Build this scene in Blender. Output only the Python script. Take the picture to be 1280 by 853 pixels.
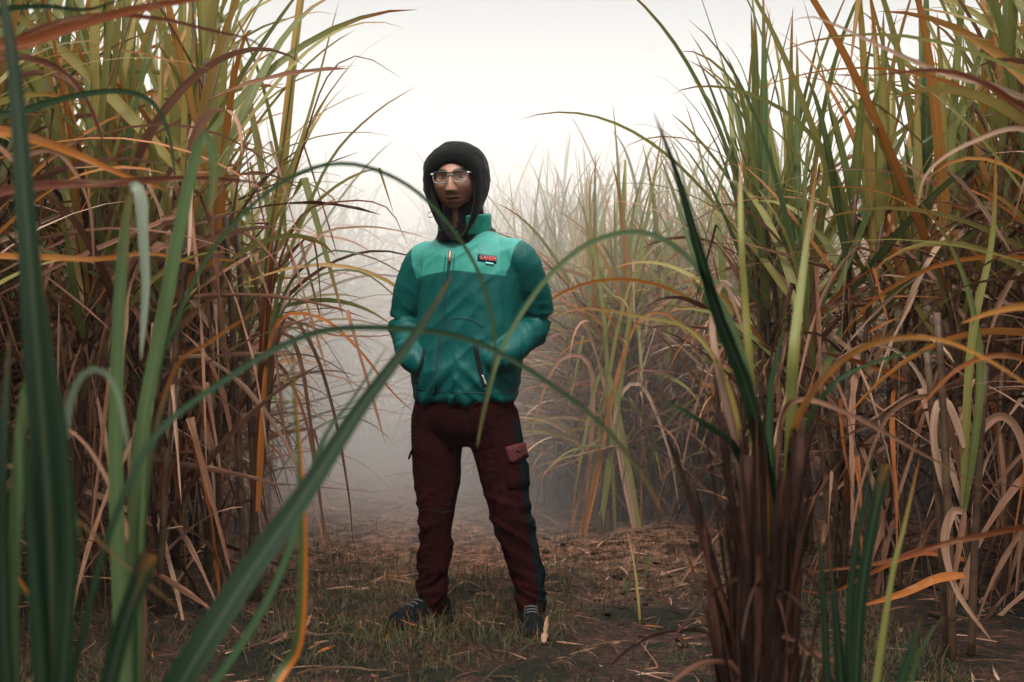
import bpy, bmesh, math, random
import numpy as np
from mathutils import Vector, Matrix, noise as mnoise

scene = bpy.context.scene
for o in list(bpy.data.objects):
    bpy.data.objects.remove(o, do_unlink=True)
COL = scene.collection

# ------------------------------------------------------------------ camera
CAM_Z, F_PX = 0.98, 1778.0
PITCH = math.radians(0.31)
cam_data = bpy.data.cameras.new("camera")
cam_data.lens = 50.0
cam_data.sensor_width = 36.0
cam_data.clip_start = 0.05
cam_data.clip_end = 2000.0
cam_data.dof.use_dof = True
cam_data.dof.focus_distance = 5.05
cam_data.dof.aperture_fstop = 5.6
cam = bpy.data.objects.new("camera", cam_data)
cam.location = (0, 0, CAM_Z)
cam.rotation_euler = (math.radians(90) + PITCH, 0, 0)
COL.objects.link(cam)
scene.camera = cam

# ------------------------------------------------------------------ sky and sun (bright overcast, misty)
SUN_EL, SUN_AZ = math.radians(56), math.radians(187)     # sun stands behind and to the left of the camera
world = bpy.data.worlds.new("World")
scene.world = world
world.use_nodes = True
wn, wl = world.node_tree.nodes, world.node_tree.links
wn.clear()
w_out = wn.new("ShaderNodeOutputWorld")
w_bg = wn.new("ShaderNodeBackground")
w_sky = wn.new("ShaderNodeTexSky")
w_sky.sky_type = 'NISHITA'
w_sky.sun_disc = False
w_sky.sun_elevation = SUN_EL
w_sky.sun_rotation = SUN_AZ
w_sky.air_density = 2.0
w_sky.dust_density = 6.0
w_hs = wn.new("ShaderNodeHueSaturation")
w_hs.inputs["Saturation"].default_value = 0.12
w_mix = wn.new("ShaderNodeMix")
w_mix.data_type = 'RGBA'
w_mix.inputs[0].default_value = 0.93                      # the cloud layer hides most of the blue sky
w_tc = wn.new("ShaderNodeTexCoord")
w_sep = wn.new("ShaderNodeSeparateXYZ")
w_ramp = wn.new("ShaderNodeMapRange")                     # an overcast sky is about three times brighter overhead than low down
w_ramp.interpolation_type = 'SMOOTHSTEP'
for i_, v_ in ((1, 0.30), (2, 0.95), (3, 1.0), (4, 3.9)):
    w_ramp.inputs[i_].default_value = v_
w_scl = wn.new("ShaderNodeVectorMath")
w_scl.operation = 'SCALE'
w_scl.inputs[0].default_value = (4.4, 4.42, 4.38)
w_bg.inputs["Strength"].default_value = 0.105
wl.new(w_tc.outputs["Generated"], w_sep.inputs[0])
wl.new(w_sep.outputs[2], w_ramp.inputs[0])
wl.new(w_ramp.outputs[0], w_scl.inputs["Scale"])
wl.new(w_sky.outputs[0], w_hs.inputs["Color"])
wl.new(w_hs.outputs[0], w_mix.inputs[6])
wl.new(w_scl.outputs[0], w_mix.inputs[7])
wl.new(w_mix.outputs[2], w_bg.inputs["Color"])
wl.new(w_bg.outputs[0], w_out.inputs["Surface"])

sun_data = bpy.data.lights.new("sun", 'SUN')
sun_data.energy = 1.5
sun_data.angle = math.radians(11)
sun_data.color = (1.0, 0.94, 0.85)
sun = bpy.data.objects.new("sun", sun_data)
sd = Vector((math.sin(SUN_AZ) * math.cos(SUN_EL), math.cos(SUN_AZ) * math.cos(SUN_EL), math.sin(SUN_EL)))
sun.rotation_euler = sd.to_track_quat('Z', 'Y').to_euler()
sun.location = (-3, -6, 8)
COL.objects.link(sun)

vs = scene.view_settings
scene.display_settings.display_device = 'sRGB'
vs.view_transform = 'Standard'
vs.look = 'None'
vs.exposure = 0.70
vs.gamma = 1.0
vs.use_curve_mapping = False
scene.render.engine = 'CYCLES'
cy = scene.cycles
cy.use_denoising = True
try:
    cy.denoiser = 'OPENIMAGEDENOISE'
    cy.denoising_input_passes = 'RGB_ALBEDO_NORMAL'
    cy.denoising_prefilter = 'ACCURATE'
except Exception:
    pass
cy.max_bounces = 9
cy.diffuse_bounces = 3
cy.glossy_bounces = 2
cy.transmission_bounces = 4
cy.transparent_max_bounces = 8
cy.volume_bounces = 6
cy.use_adaptive_sampling = True
cy.adaptive_threshold = 0.02
cy.caustics_reflective = False
cy.caustics_refractive = False


def at(px, py, d):
    """The point at depth d (metres along +Y) seen at pixel (px, py) of the 1280 x 853 photograph."""
    u, v = (px - 640.0) / F_PX, (426.5 - py) / F_PX
    x, y, z = u, math.cos(PITCH) - v * math.sin(PITCH), math.sin(PITCH) + v * math.cos(PITCH)
    return Vector((x * d / y, d, CAM_Z + z * d / y))


# ------------------------------------------------------------------ small helpers
def tag(o, label=None, cat=None, group=None, kind=None):
    if label: o["label"] = label
    if cat: o["category"] = cat
    if group: o["group"] = group
    if kind: o["kind"] = kind
    return o


def empty(name, loc=(0, 0, 0), rz=0.0):
    o = bpy.data.objects.new(name, None)
    o.empty_display_size = 0.1
    o.location = loc
    o.rotation_euler = (0, 0, rz)
    COL.objects.link(o)
    return o


def link_mesh(name, me, mats, parent=None, smooth=True):
    o = bpy.data.objects.new(name, me)
    for m in (mats if isinstance(mats, (list, tuple)) else [mats]):
        me.materials.append(m)
    if smooth and len(me.polygons):
        me.polygons.foreach_set("use_smooth", [True] * len(me.polygons))
    COL.objects.link(o)
    if parent is not None:
        o.parent = parent
    return o


def mesh_from(name, V, F):
    me = bpy.data.meshes.new(name)
    me.from_pydata([tuple(v) for v in V], [], [tuple(f) for f in F])
    me.update()
    return me


# node helpers
def new_mat(name):
    m = bpy.data.materials.new(name)
    m.use_nodes = True
    nt = m.node_tree
    nt.nodes.clear()
    out = nt.nodes.new("ShaderNodeOutputMaterial")
    return m, nt, out


def nd(nt, t, **kw):
    n = nt.nodes.new(t)
    for k, v in kw.items():
        setattr(n, k, v)
    return n


def setin(nt, sock, v):
    if hasattr(v, "is_output"):
        nt.links.new(v, sock)
    else:
        if isinstance(v, (tuple, list)) and len(v) == 3 and sock.type == 'RGBA':
            v = (*v, 1)
        sock.default_value = v


def mth(nt, op, a, b=0.0, c=None, clamp=False):
    n = nd(nt, "ShaderNodeMath", operation=op, use_clamp=clamp)
    setin(nt, n.inputs[0], a)
    setin(nt, n.inputs[1], b)
    if c is not None:
        setin(nt, n.inputs[2], c)
    return n.outputs[0]


def sstep(nt, x, a, b):
    n = nd(nt, "ShaderNodeMapRange", interpolation_type='SMOOTHSTEP')
    setin(nt, n.inputs[0], x)
    n.inputs[1].default_value = a
    n.inputs[2].default_value = b
    return n.outputs[0]


def mixc(nt, f, a, b, blend='MIX'):
    n = nd(nt, "ShaderNodeMix", data_type='RGBA', blend_type=blend)
    setin(nt, n.inputs[0], f)
    setin(nt, n.inputs[6], a)
    setin(nt, n.inputs[7], b)
    return n.outputs[2]


def ramp(nt, x, stops, interp='LINEAR'):
    n = nd(nt, "ShaderNodeValToRGB")
    cr = n.color_ramp
    cr.interpolation = interp
    while len(cr.elements) < len(stops):
        cr.elements.new(0.5)
    for e, (p, c) in zip(cr.elements, stops):
        e.position = p
        e.color = (*c, 1)
    setin(nt, n.inputs[0], x)
    return n.outputs[0]


def noise_tex(nt, vec, scale, detail=3.0, rough=0.55, dist=0.0):
    n = nd(nt, "ShaderNodeTexNoise")
    if vec is not None:
        nt.links.new(vec, n.inputs["Vector"])
    n.inputs["Scale"].default_value = scale
    n.inputs["Detail"].default_value = detail
    n.inputs["Roughness"].default_value = rough
    n.inputs["Distortion"].default_value = dist
    return n.outputs["Fac"], n.outputs["Color"]


def bump(nt, h, strength, dist=0.01):
    n = nd(nt, "ShaderNodeBump")
    n.inputs["Strength"].default_value = strength
    n.inputs["Distance"].default_value = dist
    setin(nt, n.inputs["Height"], h)
    return n.outputs[0]


def bsdf(nt, color, rough=0.6, spec=0.3, normal=None, **kw):
    n = nd(nt, "ShaderNodeBsdfPrincipled")
    setin(nt, n.inputs["Base Color"], color)
    setin(nt, n.inputs["Roughness"], rough)
    setin(nt, n.inputs["Specular IOR Level"], spec)
    if normal is not None:
        setin(nt, n.inputs["Normal"], normal)
    for k, v in kw.items():
        setin(nt, n.inputs[k.replace("_", " ")], v)
    return n


def objcoord(nt):
    return nd(nt, "ShaderNodeTexCoord").outputs["Object"]


# ------------------------------------------------------------------ air: thin haze everywhere, a bank of mist over the field behind
def volume_box(name, V, F, density, color, aniso):
    me = mesh_from(name, V, F)
    m, nt, out = new_mat(name)
    pv = nd(nt, "ShaderNodeVolumePrincipled")
    pv.inputs["Color"].default_value = (*color, 1)
    pv.inputs["Density"].default_value = density
    pv.inputs["Anisotropy"].default_value = aniso
    nt.links.new(pv.outputs[0], out.inputs["Volume"])
    return link_mesh(name, me, m, smooth=False)


def box_vf(x0, x1, y0, y1, z0, z1):
    V = [(x0, y0, z0), (x1, y0, z0), (x1, y1, z0), (x0, y1, z0), (x0, y0, z1), (x1, y0, z1), (x1, y1, z1), (x0, y1, z1)]
    F = [(3, 2, 1, 0), (4, 5, 6, 7), (0, 1, 5, 4), (1, 2, 6, 5), (2, 3, 7, 6), (3, 0, 4, 7)]
    return V, F


haze = volume_box("haze", *box_vf(-60, 60, -12, 90, -1.6, 6.5), 0.0012, (0.96, 0.97, 0.97), 0.2)
tag(haze, "thin pale morning haze hanging over the whole field", "haze", kind="stuff")

# ================================================================== SETTING: ground
def ground_h(x, y):
    h = 0.028 * mnoise.noise(Vector((x * 1.1, y * 1.1, 3.1))) + 0.018 * mnoise.noise(Vector((x * 3.3, y * 3.3, 9.1)))
    # low ridges under the cane rows at both sides of the path
    lb, rb = left_edge(y), right_edge(y)
    t = max(lb + 0.25 - x, x - (rb - 0.25), 0.0)
    h += 0.07 * min(1.0, t / 0.5)
    # trodden clods
    w = max(0.0, 1.0 - abs(y - 5.6) / 3.4)
    h += w * 0.034 * max(0.0, mnoise.noise(Vector((x * 9.0, y * 7.0, 5.5)))) * 1.6
    return h


def left_edge(y):
    return -1.30 - 0.09 * (y - 5.5)


def right_edge(y):
    if y < 6.7:
        return 1.22 - 0.06 * (y - 5.2)
    return 1.05 - 0.22 * (y - 5.2) if y < 11 else -0.226 - 0.10 * (y - 11)


def make_ground():
    xs = np.concatenate([[-60, -30, -14, -8], np.linspace(-4.5, -1.62, 25), np.linspace(-1.55, 1.55, 125), np.linspace(1.62, 4.5, 25), [8, 14, 30, 60]])
    ys = np.concatenate([[-12, -5, -1], np.linspace(1.0, 3.0, 14), np.linspace(3.06, 9.0, 200), np.linspace(9.1, 20, 70), [24, 32, 50, 90]])
    V = [(x, y, ground_h(x, y) if abs(x) < 7 and 0 < y < 22 else 0.03) for y in ys for x in xs]
    nx = len(xs)
    F = [(j * nx + i, j * nx + i + 1, (j + 1) * nx + i + 1, (j + 1) * nx + i) for j in range(len(ys) - 1) for i in range(nx - 1)]
    me = mesh_from("ground", V, F)
    m, nt, out = new_mat("field_soil")
    oc = objcoord(nt)
    n1, _ = noise_tex(nt, oc, 2.2, 6, 0.6)
    n2, _ = noise_tex(nt, oc, 38.0, 5, 0.7)
    n3, _ = noise_tex(nt, oc, 9.0, 6, 0.65)
    soil = ramp(nt, n2, [(0.3, (0.008, 0.005, 0.004)), (0.5, (0.024, 0.0135, 0.010)), (0.72, (0.085, 0.044, 0.031))])
    trash = ramp(nt, n2, [(0.35, (0.070, 0.032, 0.020)), (0.55, (0.210, 0.105, 0.066)), (0.75, (0.37, 0.22, 0.15))])
    sy = nd(nt, "ShaderNodeSeparateXYZ")
    nt.links.new(oc, sy.inputs[0])
    far_side = mth(nt, 'MULTIPLY', sstep(nt, sy.outputs[1], 5.0, 7.0), 0.9)      # the trodden soil is darker this side of the man, dry trash beyond
    c = mixc(nt, mth(nt, 'MULTIPLY', sstep(nt, n3, 0.40, 0.60), mth(nt, 'ADD', far_side, 0.08)), soil, trash)
    turf = ramp(nt, n2, [(0.3, (0.006, 0.008, 0.005)), (0.6, (0.015, 0.015, 0.009)), (0.8, (0.045, 0.033, 0.02))])
    c = mixc(nt, mth(nt, 'MULTIPLY', sstep(nt, n1, 0.46, 0.60), mth(nt, 'SUBTRACT', 1.0, far_side)), c, turf)
    hh = mth(nt, 'ADD', mth(nt, 'MULTIPLY', n2, 0.5), n3)
    b = bsdf(nt, c, 0.95, 0.1, bump(nt, hh, 0.9, 0.03))
    nt.links.new(b.outputs[0], out.inputs["Surface"])
    o = link_mesh("ground", me, m)
    return tag(o, kind="structure")


ground = make_ground()


# ================================================================== leaves
def leaf_data_nodes(nt):
    a = nd(nt, "ShaderNodeAttribute", attribute_name="leaf")
    s = nd(nt, "ShaderNodeSeparateColor")
    nt.links.new(a.outputs["Color"], s.inputs[0])
    return s.outputs[0], s.outputs[1], s.outputs[2], a.outputs["Alpha"]


def streaks(nt, r, v, u, su, sv):
    cb = nd(nt, "ShaderNodeCombineXYZ")
    setin(nt, cb.inputs[0], mth(nt, 'MULTIPLY', u, su))
    setin(nt, cb.inputs[1], mth(nt, 'MULTIPLY', v, sv))
    setin(nt, cb.inputs[2], mth(nt, 'MULTIPLY', r, 173.0))
    return noise_tex(nt, cb.outputs[0], 1.0, 4, 0.6)[0]


def leaf_shader(nt, out, col, rough, transl, nrm=None, spec=0.35):
    b = bsdf(nt, col, rough, spec, nrm)
    t = nd(nt, "ShaderNodeBsdfTranslucent")
    setin(nt, t.inputs["Color"], col)
    mx = nd(nt, "ShaderNodeMixShader")
    mx.inputs[0].default_value = transl
    nt.links.new(b.outputs[0], mx.inputs[1])
    nt.links.new(t.outputs[0], mx.inputs[2])
    nt.links.new(mx.outputs[0], out.inputs["Surface"])


def mat_green(name, stops, dry_tip=0.78, edge=0.5, rough=0.42, spec=0.3, streak=0.55, ribf=0.5):
    m, nt, out = new_mat(name)
    r, v, u, a = leaf_data_nodes(nt)
    base = ramp(nt, r, stops)
    s1 = streaks(nt, r, v, u, 16.0, 2.2)
    s2 = streaks(nt, a, v, u, 5.0, 4.0)
    base = mixc(nt, mth(nt, 'MULTIPLY', sstep(nt, s1, 0.35, 0.75), streak), base, mixc(nt, 0.6, base, (0.30, 0.28, 0.09)))
    # rust and orange drying in from the tip and the margins
    du = mth(nt, 'ABSOLUTE', mth(nt, 'SUBTRACT', u, 0.5))
    tip = sstep(nt, mth(nt, 'ADD', v, mth(nt, 'MULTIPLY', mth(nt, 'SUBTRACT', s2, 0.5), 0.9)), dry_tip, dry_tip + 0.22)
    mar = sstep(nt, mth(nt, 'ADD', mth(nt, 'ADD', du, mth(nt, 'MULTIPLY', s2, 0.5)), mth(nt, 'MULTIPLY', a, 0.25)), edge + 0.35, edge + 0.52)
    rust = ramp(nt, s1, [(0.3, (0.13, 0.032, 0.012)), (0.55, (0.36, 0.105, 0.016)), (0.75, (0.48, 0.22, 0.035))])
    c = mixc(nt, mth(nt, 'MAXIMUM', tip, mar), base, rust)
    rib = mth(nt, 'SUBTRACT', 1.0, sstep(nt, du, 0.035, 0.085))
    c = mixc(nt, mth(nt, 'MULTIPLY', rib, ribf), c, mixc(nt, 0.35, c, (0.42, 0.44, 0.28)))
    veins = nd(nt, "ShaderNodeMath", operation='SINE')
    setin(nt, veins.inputs[0], mth(nt, 'MULTIPLY', u, 90.0))
    leaf_shader(nt, out, c, rough, 0.34, bump(nt, veins.outputs[0], 0.12, 0.002), spec)
    return m


GREENS = [(0.0, (0.030, 0.085, 0.045)), (0.20, (0.070, 0.125, 0.040)), (0.38, (0.165, 0.180, 0.045)),
          (0.56, (0.290, 0.255, 0.070)), (0.70, (0.370, 0.185, 0.040)), (0.82, (0.430, 0.120, 0.015)), (1.0, (0.140, 0.036, 0.015))]
M_green = mat_green("cane_leaf_green", GREENS)
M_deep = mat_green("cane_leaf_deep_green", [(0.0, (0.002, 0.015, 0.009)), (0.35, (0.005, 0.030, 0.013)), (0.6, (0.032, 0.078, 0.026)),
                                             (0.8, (0.095, 0.15, 0.060)), (0.9, (0.18, 0.24, 0.16)), (1.0, (0.30, 0.34, 0.27))], dry_tip=0.95, edge=0.78, rough=0.6, spec=0.14, streak=0.16, ribf=0.22)  # deep green blades; the foreground's shade is also put into their colour


def mat_dry(name, stops, pale=0.5):
    m, nt, out = new_mat(name)
    r, v, u, a = leaf_data_nodes(nt)
    base = ramp(nt, r, stops)
    s1 = streaks(nt, r, v, u, 12.0, 3.0)
    s2 = streaks(nt, a, v, u, 2.0, 9.0)
    c = mixc(nt, sstep(nt, s1, 0.35, 0.7), base, mixc(nt, 0.55, base, (0.055, 0.024, 0.015)))
    c = mixc(nt, mth(nt, 'MULTIPLY', sstep(nt, s2, 0.5, 0.75), pale), c, (0.40, 0.25, 0.16))
    leaf_shader(nt, out, c, 0.75, 0.2, bump(nt, s1, 0.4, 0.004), 0.15)
    return m


M_dry = mat_dry("cane_leaf_dry", [(0.0, (0.035, 0.016, 0.011)), (0.25, (0.085, 0.034, 0.020)), (0.5, (0.225, 0.102, 0.058)),
                                  (0.72, (0.44, 0.228, 0.145)), (0.92, (0.60, 0.40, 0.285)), (1.0, (0.38, 0.12, 0.03))])
M_rust = mat_dry("cane_leaf_rust", [(0.0, (0.095, 0.026, 0.014)), (0.4, (0.24, 0.066, 0.020)), (0.7, (0.42, 0.130, 0.022)), (1.0, (0.50, 0.22, 0.045))])


def mat_stalk():
    m, nt, out = new_mat("cane_stalk")
    oc = objcoord(nt)
    sp = nd(nt, "ShaderNodeSeparateXYZ")
    nt.links.new(oc, sp.inputs[0])
    n1, _ = noise_tex(nt, oc, 14.0, 4, 0.6)
    c = ramp(nt, n1, [(0.3, (0.045, 0.022, 0.014)), (0.55, (0.085, 0.048, 0.026)), (0.75, (0.12, 0.085, 0.035))])
    ring = mth(nt, 'FRACT', mth(nt, 'MULTIPLY', sp.outputs[2], 8.0))
    c = mixc(nt, mth(nt, 'SUBTRACT', 1.0, sstep(nt, ring, 0.04, 0.12)), c, (0.05, 0.025, 0.015))
    b = bsdf(nt, c, 0.5, 0.3)
    nt.links.new(b.outputs[0], out.inputs["Surface"])
    return m


M_stalk = mat_stalk()


class Leaves:
    """Collects leaf blades (strips with a folded midrib) into one mesh."""
    def __init__(self):
        self.V, self.F, self.A, self.n = [], [], [], 0

    def strip(self, P, side, nrm, hw, r, a, fold=0.25, across=3, v0=0.0, v1=1.0):
        n = len(P)
        us = np.linspace(-1, 1, across)
        k = np.arange(n)
        for_v = np.empty((n, across, 3))
        dat = np.empty((n, across, 4))
        for j, uu in enumerate(us):
            for_v[:, j] = P + side * (hw * uu)[:, None] + nrm * (hw * abs(uu) * fold)[:, None]
            dat[:, j, 0] = r
            dat[:, j, 1] = np.linspace(v0, v1, n)
            dat[:, j, 2] = 0.5 + 0.5 * uu
            dat[:, j, 3] = a
        self.V.append(for_v.reshape(-1, 3))
        self.A.append(dat.reshape(-1, 4))
        i, j = np.meshgrid(k[:-1], np.arange(across - 1), indexing='ij')
        b = self.n + i * across + j
        self.F.append(np.stack([b, b + 1, b + 1 + across, b + across], -1).reshape(-1, 4))
        self.n += n * across

    def mesh(self, name):
        V, F, A = np.concatenate(self.V), np.concatenate(self.F), np.concatenate(self.A)
        me = bpy.data.meshes.new(name)
        me.vertices.add(len(V))
        me.vertices.foreach_set("co", V.astype(np.float32).ravel())
        me.loops.add(F.size)
        me.loops.foreach_set("vertex_index", F.astype(np.int32).ravel())
        me.polygons.add(len(F))
        me.polygons.foreach_set("loop_start", np.arange(0, F.size, 4, dtype=np.int32))
        me.polygons.foreach_set("loop_total", np.full(len(F), 4, dtype=np.int32))
        at_ = me.attributes.new("leaf", 'FLOAT_COLOR', 'POINT')
        at_.data.foreach_set("color", A.astype(np.float32).ravel())
        me.update(calc_edges=True)
        return me


def width_profile(t, kind):
    if kind == 'green':
        w = np.minimum(1.0, 0.55 + t * 3.0) * np.clip(1.0 - t, 0, 1) ** 0.62
    elif kind == 'long':
        w = np.minimum(1.0, 0.6 + t * 3.0) * np.clip(1.0 - t, 0, 1) ** 0.25
    elif kind == 'cut':
        w = np.minimum(1.0, 0.7 + t * 2.0)
    else:
        w = np.minimum(1.0, 0.6 + t * 3.0) * np.clip(1.0 - t, 0, 1) ** 0.5 * (0.8 + 0.2 * np.sin(t * 23.0))
    return np.maximum(w, 0.012)


def frames(P, ref):
    T = np.gradient(P, axis=0)
    T /= np.linalg.norm(T, axis=1, keepdims=True) + 1e-9
    S = np.cross(T, ref)
    S /= np.linalg.norm(S, axis=1, keepdims=True) + 1e-9
    N = np.cross(S, T)
    return T, S, N


def arch_leaf(L, rng, origin, az, elev, length, width, droop, power=2.0, roll=0.0, twist=0.0, kind='green', r=0.3, n=13, sway=0.0, fold=0.25, kink=None):
    t = np.linspace(0, 1, n)
    th = elev - droop * t ** power
    if kink is not None:                       # the blade has snapped and its end hangs
        th = np.where(t > kink, np.minimum(th, -1.25), th)
    azs = az + sway * np.sin(t * 2.5 + 0.7) * t
    ds = length / (n - 1)
    D = np.stack([np.cos(th) * np.cos(azs), np.cos(th) * np.sin(azs), np.sin(th)], -1)
    P = np.asarray(origin, float) + np.concatenate([np.zeros((1, 3)), np.cumsum(D[:-1] * ds, axis=0)])
    S = np.stack([-np.sin(azs), np.cos(azs), np.zeros(n)], -1)
    N = np.cross(D, -S)
    N = np.cross(S, D)
    ang = roll + twist * t
    S2 = S * np.cos(ang)[:, None] + N * np.sin(ang)[:, None]
    N2 = -S * np.sin(ang)[:, None] + N * np.cos(ang)[:, None]
    if N2[0, 2] < 0:
        N2 = -N2
    hw = 0.5 * width * width_profile(t, kind)
    L.strip(P, S2, N2, hw, r, rng.random(), fold)
    return P


def tube(P, R, sides=7):
    """A tapered tube through the points P with radii R; returns verts, faces."""
    P = np.asarray(P, float)
    T = np.gradient(P, axis=0)
    T /= np.linalg.norm(T, axis=1, keepdims=True) + 1e-9
    ref = np.array([0.0, 1.0, 0.0]) if abs(T[0, 2]) > 0.8 else np.array([0.0, 0.0, 1.0])
    S = np.cross(T, ref)
    S /= np.linalg.norm(S, axis=1, keepdims=True) + 1e-9
    N = np.cross(T, S)
    V, F = [], []
    for i in range(len(P)):
        for k in range(sides):
            a = 2 * math.pi * k / sides
            V.append(P[i] + R[i] * (math.cos(a) * S[i] + math.sin(a) * N[i]))
    for i in range(len(P) - 1):
        for k in range(sides):
            k2 = (k + 1) % sides
            F.append((i * sides + k, i * sides + k2, (i + 1) * sides + k2, (i + 1) * sides + k))
    F.append(tuple(range(sides - 1, -1, -1)))
    F.append(tuple((len(P) - 1) * sides + k for k in range(sides)))
    return V, F


def stalk_path(rng, bx, by, h, lean):
    az = rng.uniform(0, 2 * math.pi)
    n = 9
    t = np.linspace(0, 1, n)
    off = lean * h * t ** 1.5
    return np.stack([bx + off * math.cos(az), by + off * math.sin(az), -0.04 + (h + 0.04) * t], -1), az


def cane_clump(seed, n_stalk, h_lo, h_hi, n_green, n_dry, green_len=(0.85, 1.45), green_w=(0.030, 0.062), tone=(0.05, 0.95), spread=0.2, name="sugarcane_plant", n_arch=2):
    """One stool of sugarcane: stalks, a green crown of blades on each, and a skirt of dead leaves."""
    rng = random.Random(seed)
    root = empty(name)
    G, D = Leaves(), Leaves()
    for s in range(n_stalk):
        a = rng.uniform(0, 2 * math.pi)
        rr = spread * math.sqrt(rng.random())
        h = rng.uniform(h_lo, h_hi)
        P, az0 = stalk_path(rng, rr * math.cos(a), rr * math.sin(a), h, rng.uniform(0.02, 0.20))
        R = np.linspace(0.014, 0.009, len(P))
        V, F = tube(P, R, 6)
        link_mesh("stalk", mesh_from("stalk", V, F), M_stalk, root)
        hue0 = rng.uniform(*tone)
        for g in range(n_green):
            k = g / max(1, n_green - 1)                      # 0 = lowest blade, 1 = the spindle
            z = h - 0.42 * (1 - k) + rng.uniform(-0.03, 0.03)
            f = min(0.999, max(0, (z + 0.04) / (h + 0.04))) * (len(P) - 1)
            i = int(f)
            o = P[i] + (P[min(i + 1, len(P) - 1)] - P[i]) * (f - i)
            az = az0 + g * math.pi + rng.gauss(0, 0.75)
            elev = math.radians(50 + 36 * k ** 0.7 + rng.gauss(0, 6))
            ln = rng.uniform(*green_len) * (0.78 + 0.32 * math.sin(k * math.pi))
            droop = max(0.10, rng.gauss(1.25 - 1.0 * k, 0.50))
            rv = min(1.0, max(0.0, hue0 * 0.45 + rng.random() * 0.42 + (0.25 * (1 - k) if rng.random() < 0.35 else -0.05)))
            kink = rng.uniform(0.35, 0.8) if rng.random() < 0.10 else None
            arch_leaf(G, rng, o, az, elev, ln, rng.uniform(*green_w), droop, rng.uniform(1.6, 3.2), rng.gauss(0, 0.35), rng.gauss(0, 0.8),
                      'green', rv, 14, rng.gauss(0, 0.3), rng.uniform(0.15, 0.45), kink)
        for g in range(n_dry):
            z = rng.uniform(0.05, 1.0) ** 0.75 * h * 0.98
            f = min(0.999, z / (h + 0.04)) * (len(P) - 1)
            i = int(f)
            o = P[i] + (P[i + 1] - P[i]) * (f - i)
            az = rng.uniform(0, 2 * math.pi)
            rv = min(1.0, max(0.0, rng.gauss(0.58, 0.30)))
            w = rng.uniform(0.013, 0.044)
            q = rng.random()
            if q < 0.36:                                      # limp, hanging close to the stalk
                elev = math.radians(rng.uniform(-40, 20))
                arch_leaf(D, rng, o, az, elev, rng.uniform(0.35, 0.95) * min(1.0, 0.4 + z), w, elev + math.radians(rng.uniform(72, 90)), rng.uniform(0.2, 0.5),
                          rng.gauss(0, 1.0), rng.gauss(0, 3.0), 'dry', rv, 11, rng.gauss(0, 0.9), rng.uniform(0.1, 0.9))
            elif q < 0.64:                                    # snapped over
                elev = math.radians(rng.uniform(20, 75))
                arch_leaf(D, rng, o, az, elev, rng.uniform(0.5, 1.15), w, rng.uniform(0.3, 1.2), 1.5, rng.gauss(0, 0.8), rng.gauss(0, 1.6), 'dry', rv, 12,
                          rng.gauss(0, 0.5), rng.uniform(0.1, 0.7), rng.uniform(0.2, 0.65))
            else:                                             # stiff, sticking out at any angle
                elev = math.radians(rng.uniform(-45, 65))
                arch_leaf(D, rng, o, az, elev, rng.uniform(0.4, 1.1), w * 0.8, rng.uniform(0.0, 1.0), rng.uniform(1.0, 2.5), rng.gauss(0, 0.8), rng.gauss(0, 1.5), 'dry', rv, 9,
                          rng.gauss(0, 0.3), rng.uniform(0.1, 0.6))
        for g in range(n_arch):                               # long blades arching out low from the stalk
            z = rng.uniform(0.5 if n_arch < 4 else 0.12, 0.95) * h
            f = min(0.999, z / (h + 0.04)) * (len(P) - 1)
            i = int(f)
            o = P[i] + (P[i + 1] - P[i]) * (f - i)
            el = math.radians(rng.uniform(30, 68))
            arch_leaf(G if rng.random() < (0.6 if n_arch < 4 else 0.42) else D, rng, o, rng.uniform(0, 6.28), el, rng.uniform(0.9, 1.5), rng.uniform(0.022, 0.045), el + rng.uniform(0.3, 1.2), rng.uniform(1.1, 2.0),
                      rng.gauss(0, 0.4), rng.gauss(0, 1.0), 'green', rng.uniform(0.25, 0.95), 16, rng.gauss(0, 0.4), rng.uniform(0.2, 0.5))
        for g in range(3):                                    # papery sheaths clasping the stalk
            z = rng.uniform(0.02, 0.7) * h
            f = min(0.999, z / (h + 0.04)) * (len(P) - 1)
            i = int(f)
            o = P[i] + (P[i + 1] - P[i]) * (f - i)
            arch_leaf(D, rng, o, rng.uniform(0, 6.28), math.radians(rng.uniform(78, 89)), rng.uniform(0.2, 0.4), rng.uniform(0.02, 0.035), 0.15, 1.5, rng.gauss(0, 0.5), rng.gauss(0, 0.6),
                      'dry', min(1, max(0, rng.gauss(0.35, 0.2))), 7, 0, 0.8)
    link_mesh("green_leaves", G.mesh("green_leaves"), M_green, root)
    link_mesh("dry_leaves", D.mesh("dry_leaves"), M_dry, root)
    return root


def copy_tree(o):
    c = o.copy()
    COL.objects.link(c)
    for ch in list(o.children):
        d = ch.copy()
        COL.objects.link(d)
        d.parent = c
    return c


protos = []
for k in range(9):
    ns = [5, 6, 4, 5, 6, 5, 4, 6, 5][k]
    tone = [(0.05, .5), (0.3, .8), (0.2, .9), (0.45, 1.0), (0.1, .6), (0.3, .95), (0.5, 1.1), (0.15, .75), (0.35, .85)][k]
    protos.append(cane_clump(100 + k, ns, 1.05, 1.75, 9, 14 if k < 6 else 23, tone=tone))
for k in range(4):                                             # lower, leafier stools with blades arching over down to the ground
    protos.append(cane_clump(140 + k, 4, 0.95, 1.5, 7, 15, tone=[(0.3, .9), (0.45, 1.1), (0.2, .7), (0.5, 1.1)][k], green_w=(0.026, 0.05), n_arch=13))
used = set()


def place_clump(k, x, y, rz, sc, label, group, zs=1.0):
    if k in used:
        o = copy_tree(protos[k])
    else:
        o = protos[k]
        used.add(k)
    o.location = (x, y, ground_h(x, y) - 0.01)
    o.rotation_euler = (0, 0, rz)
    o.scale = (sc, sc, sc * zs)
    tag(o, label, "sugarcane plant", group)
    return o


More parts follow.
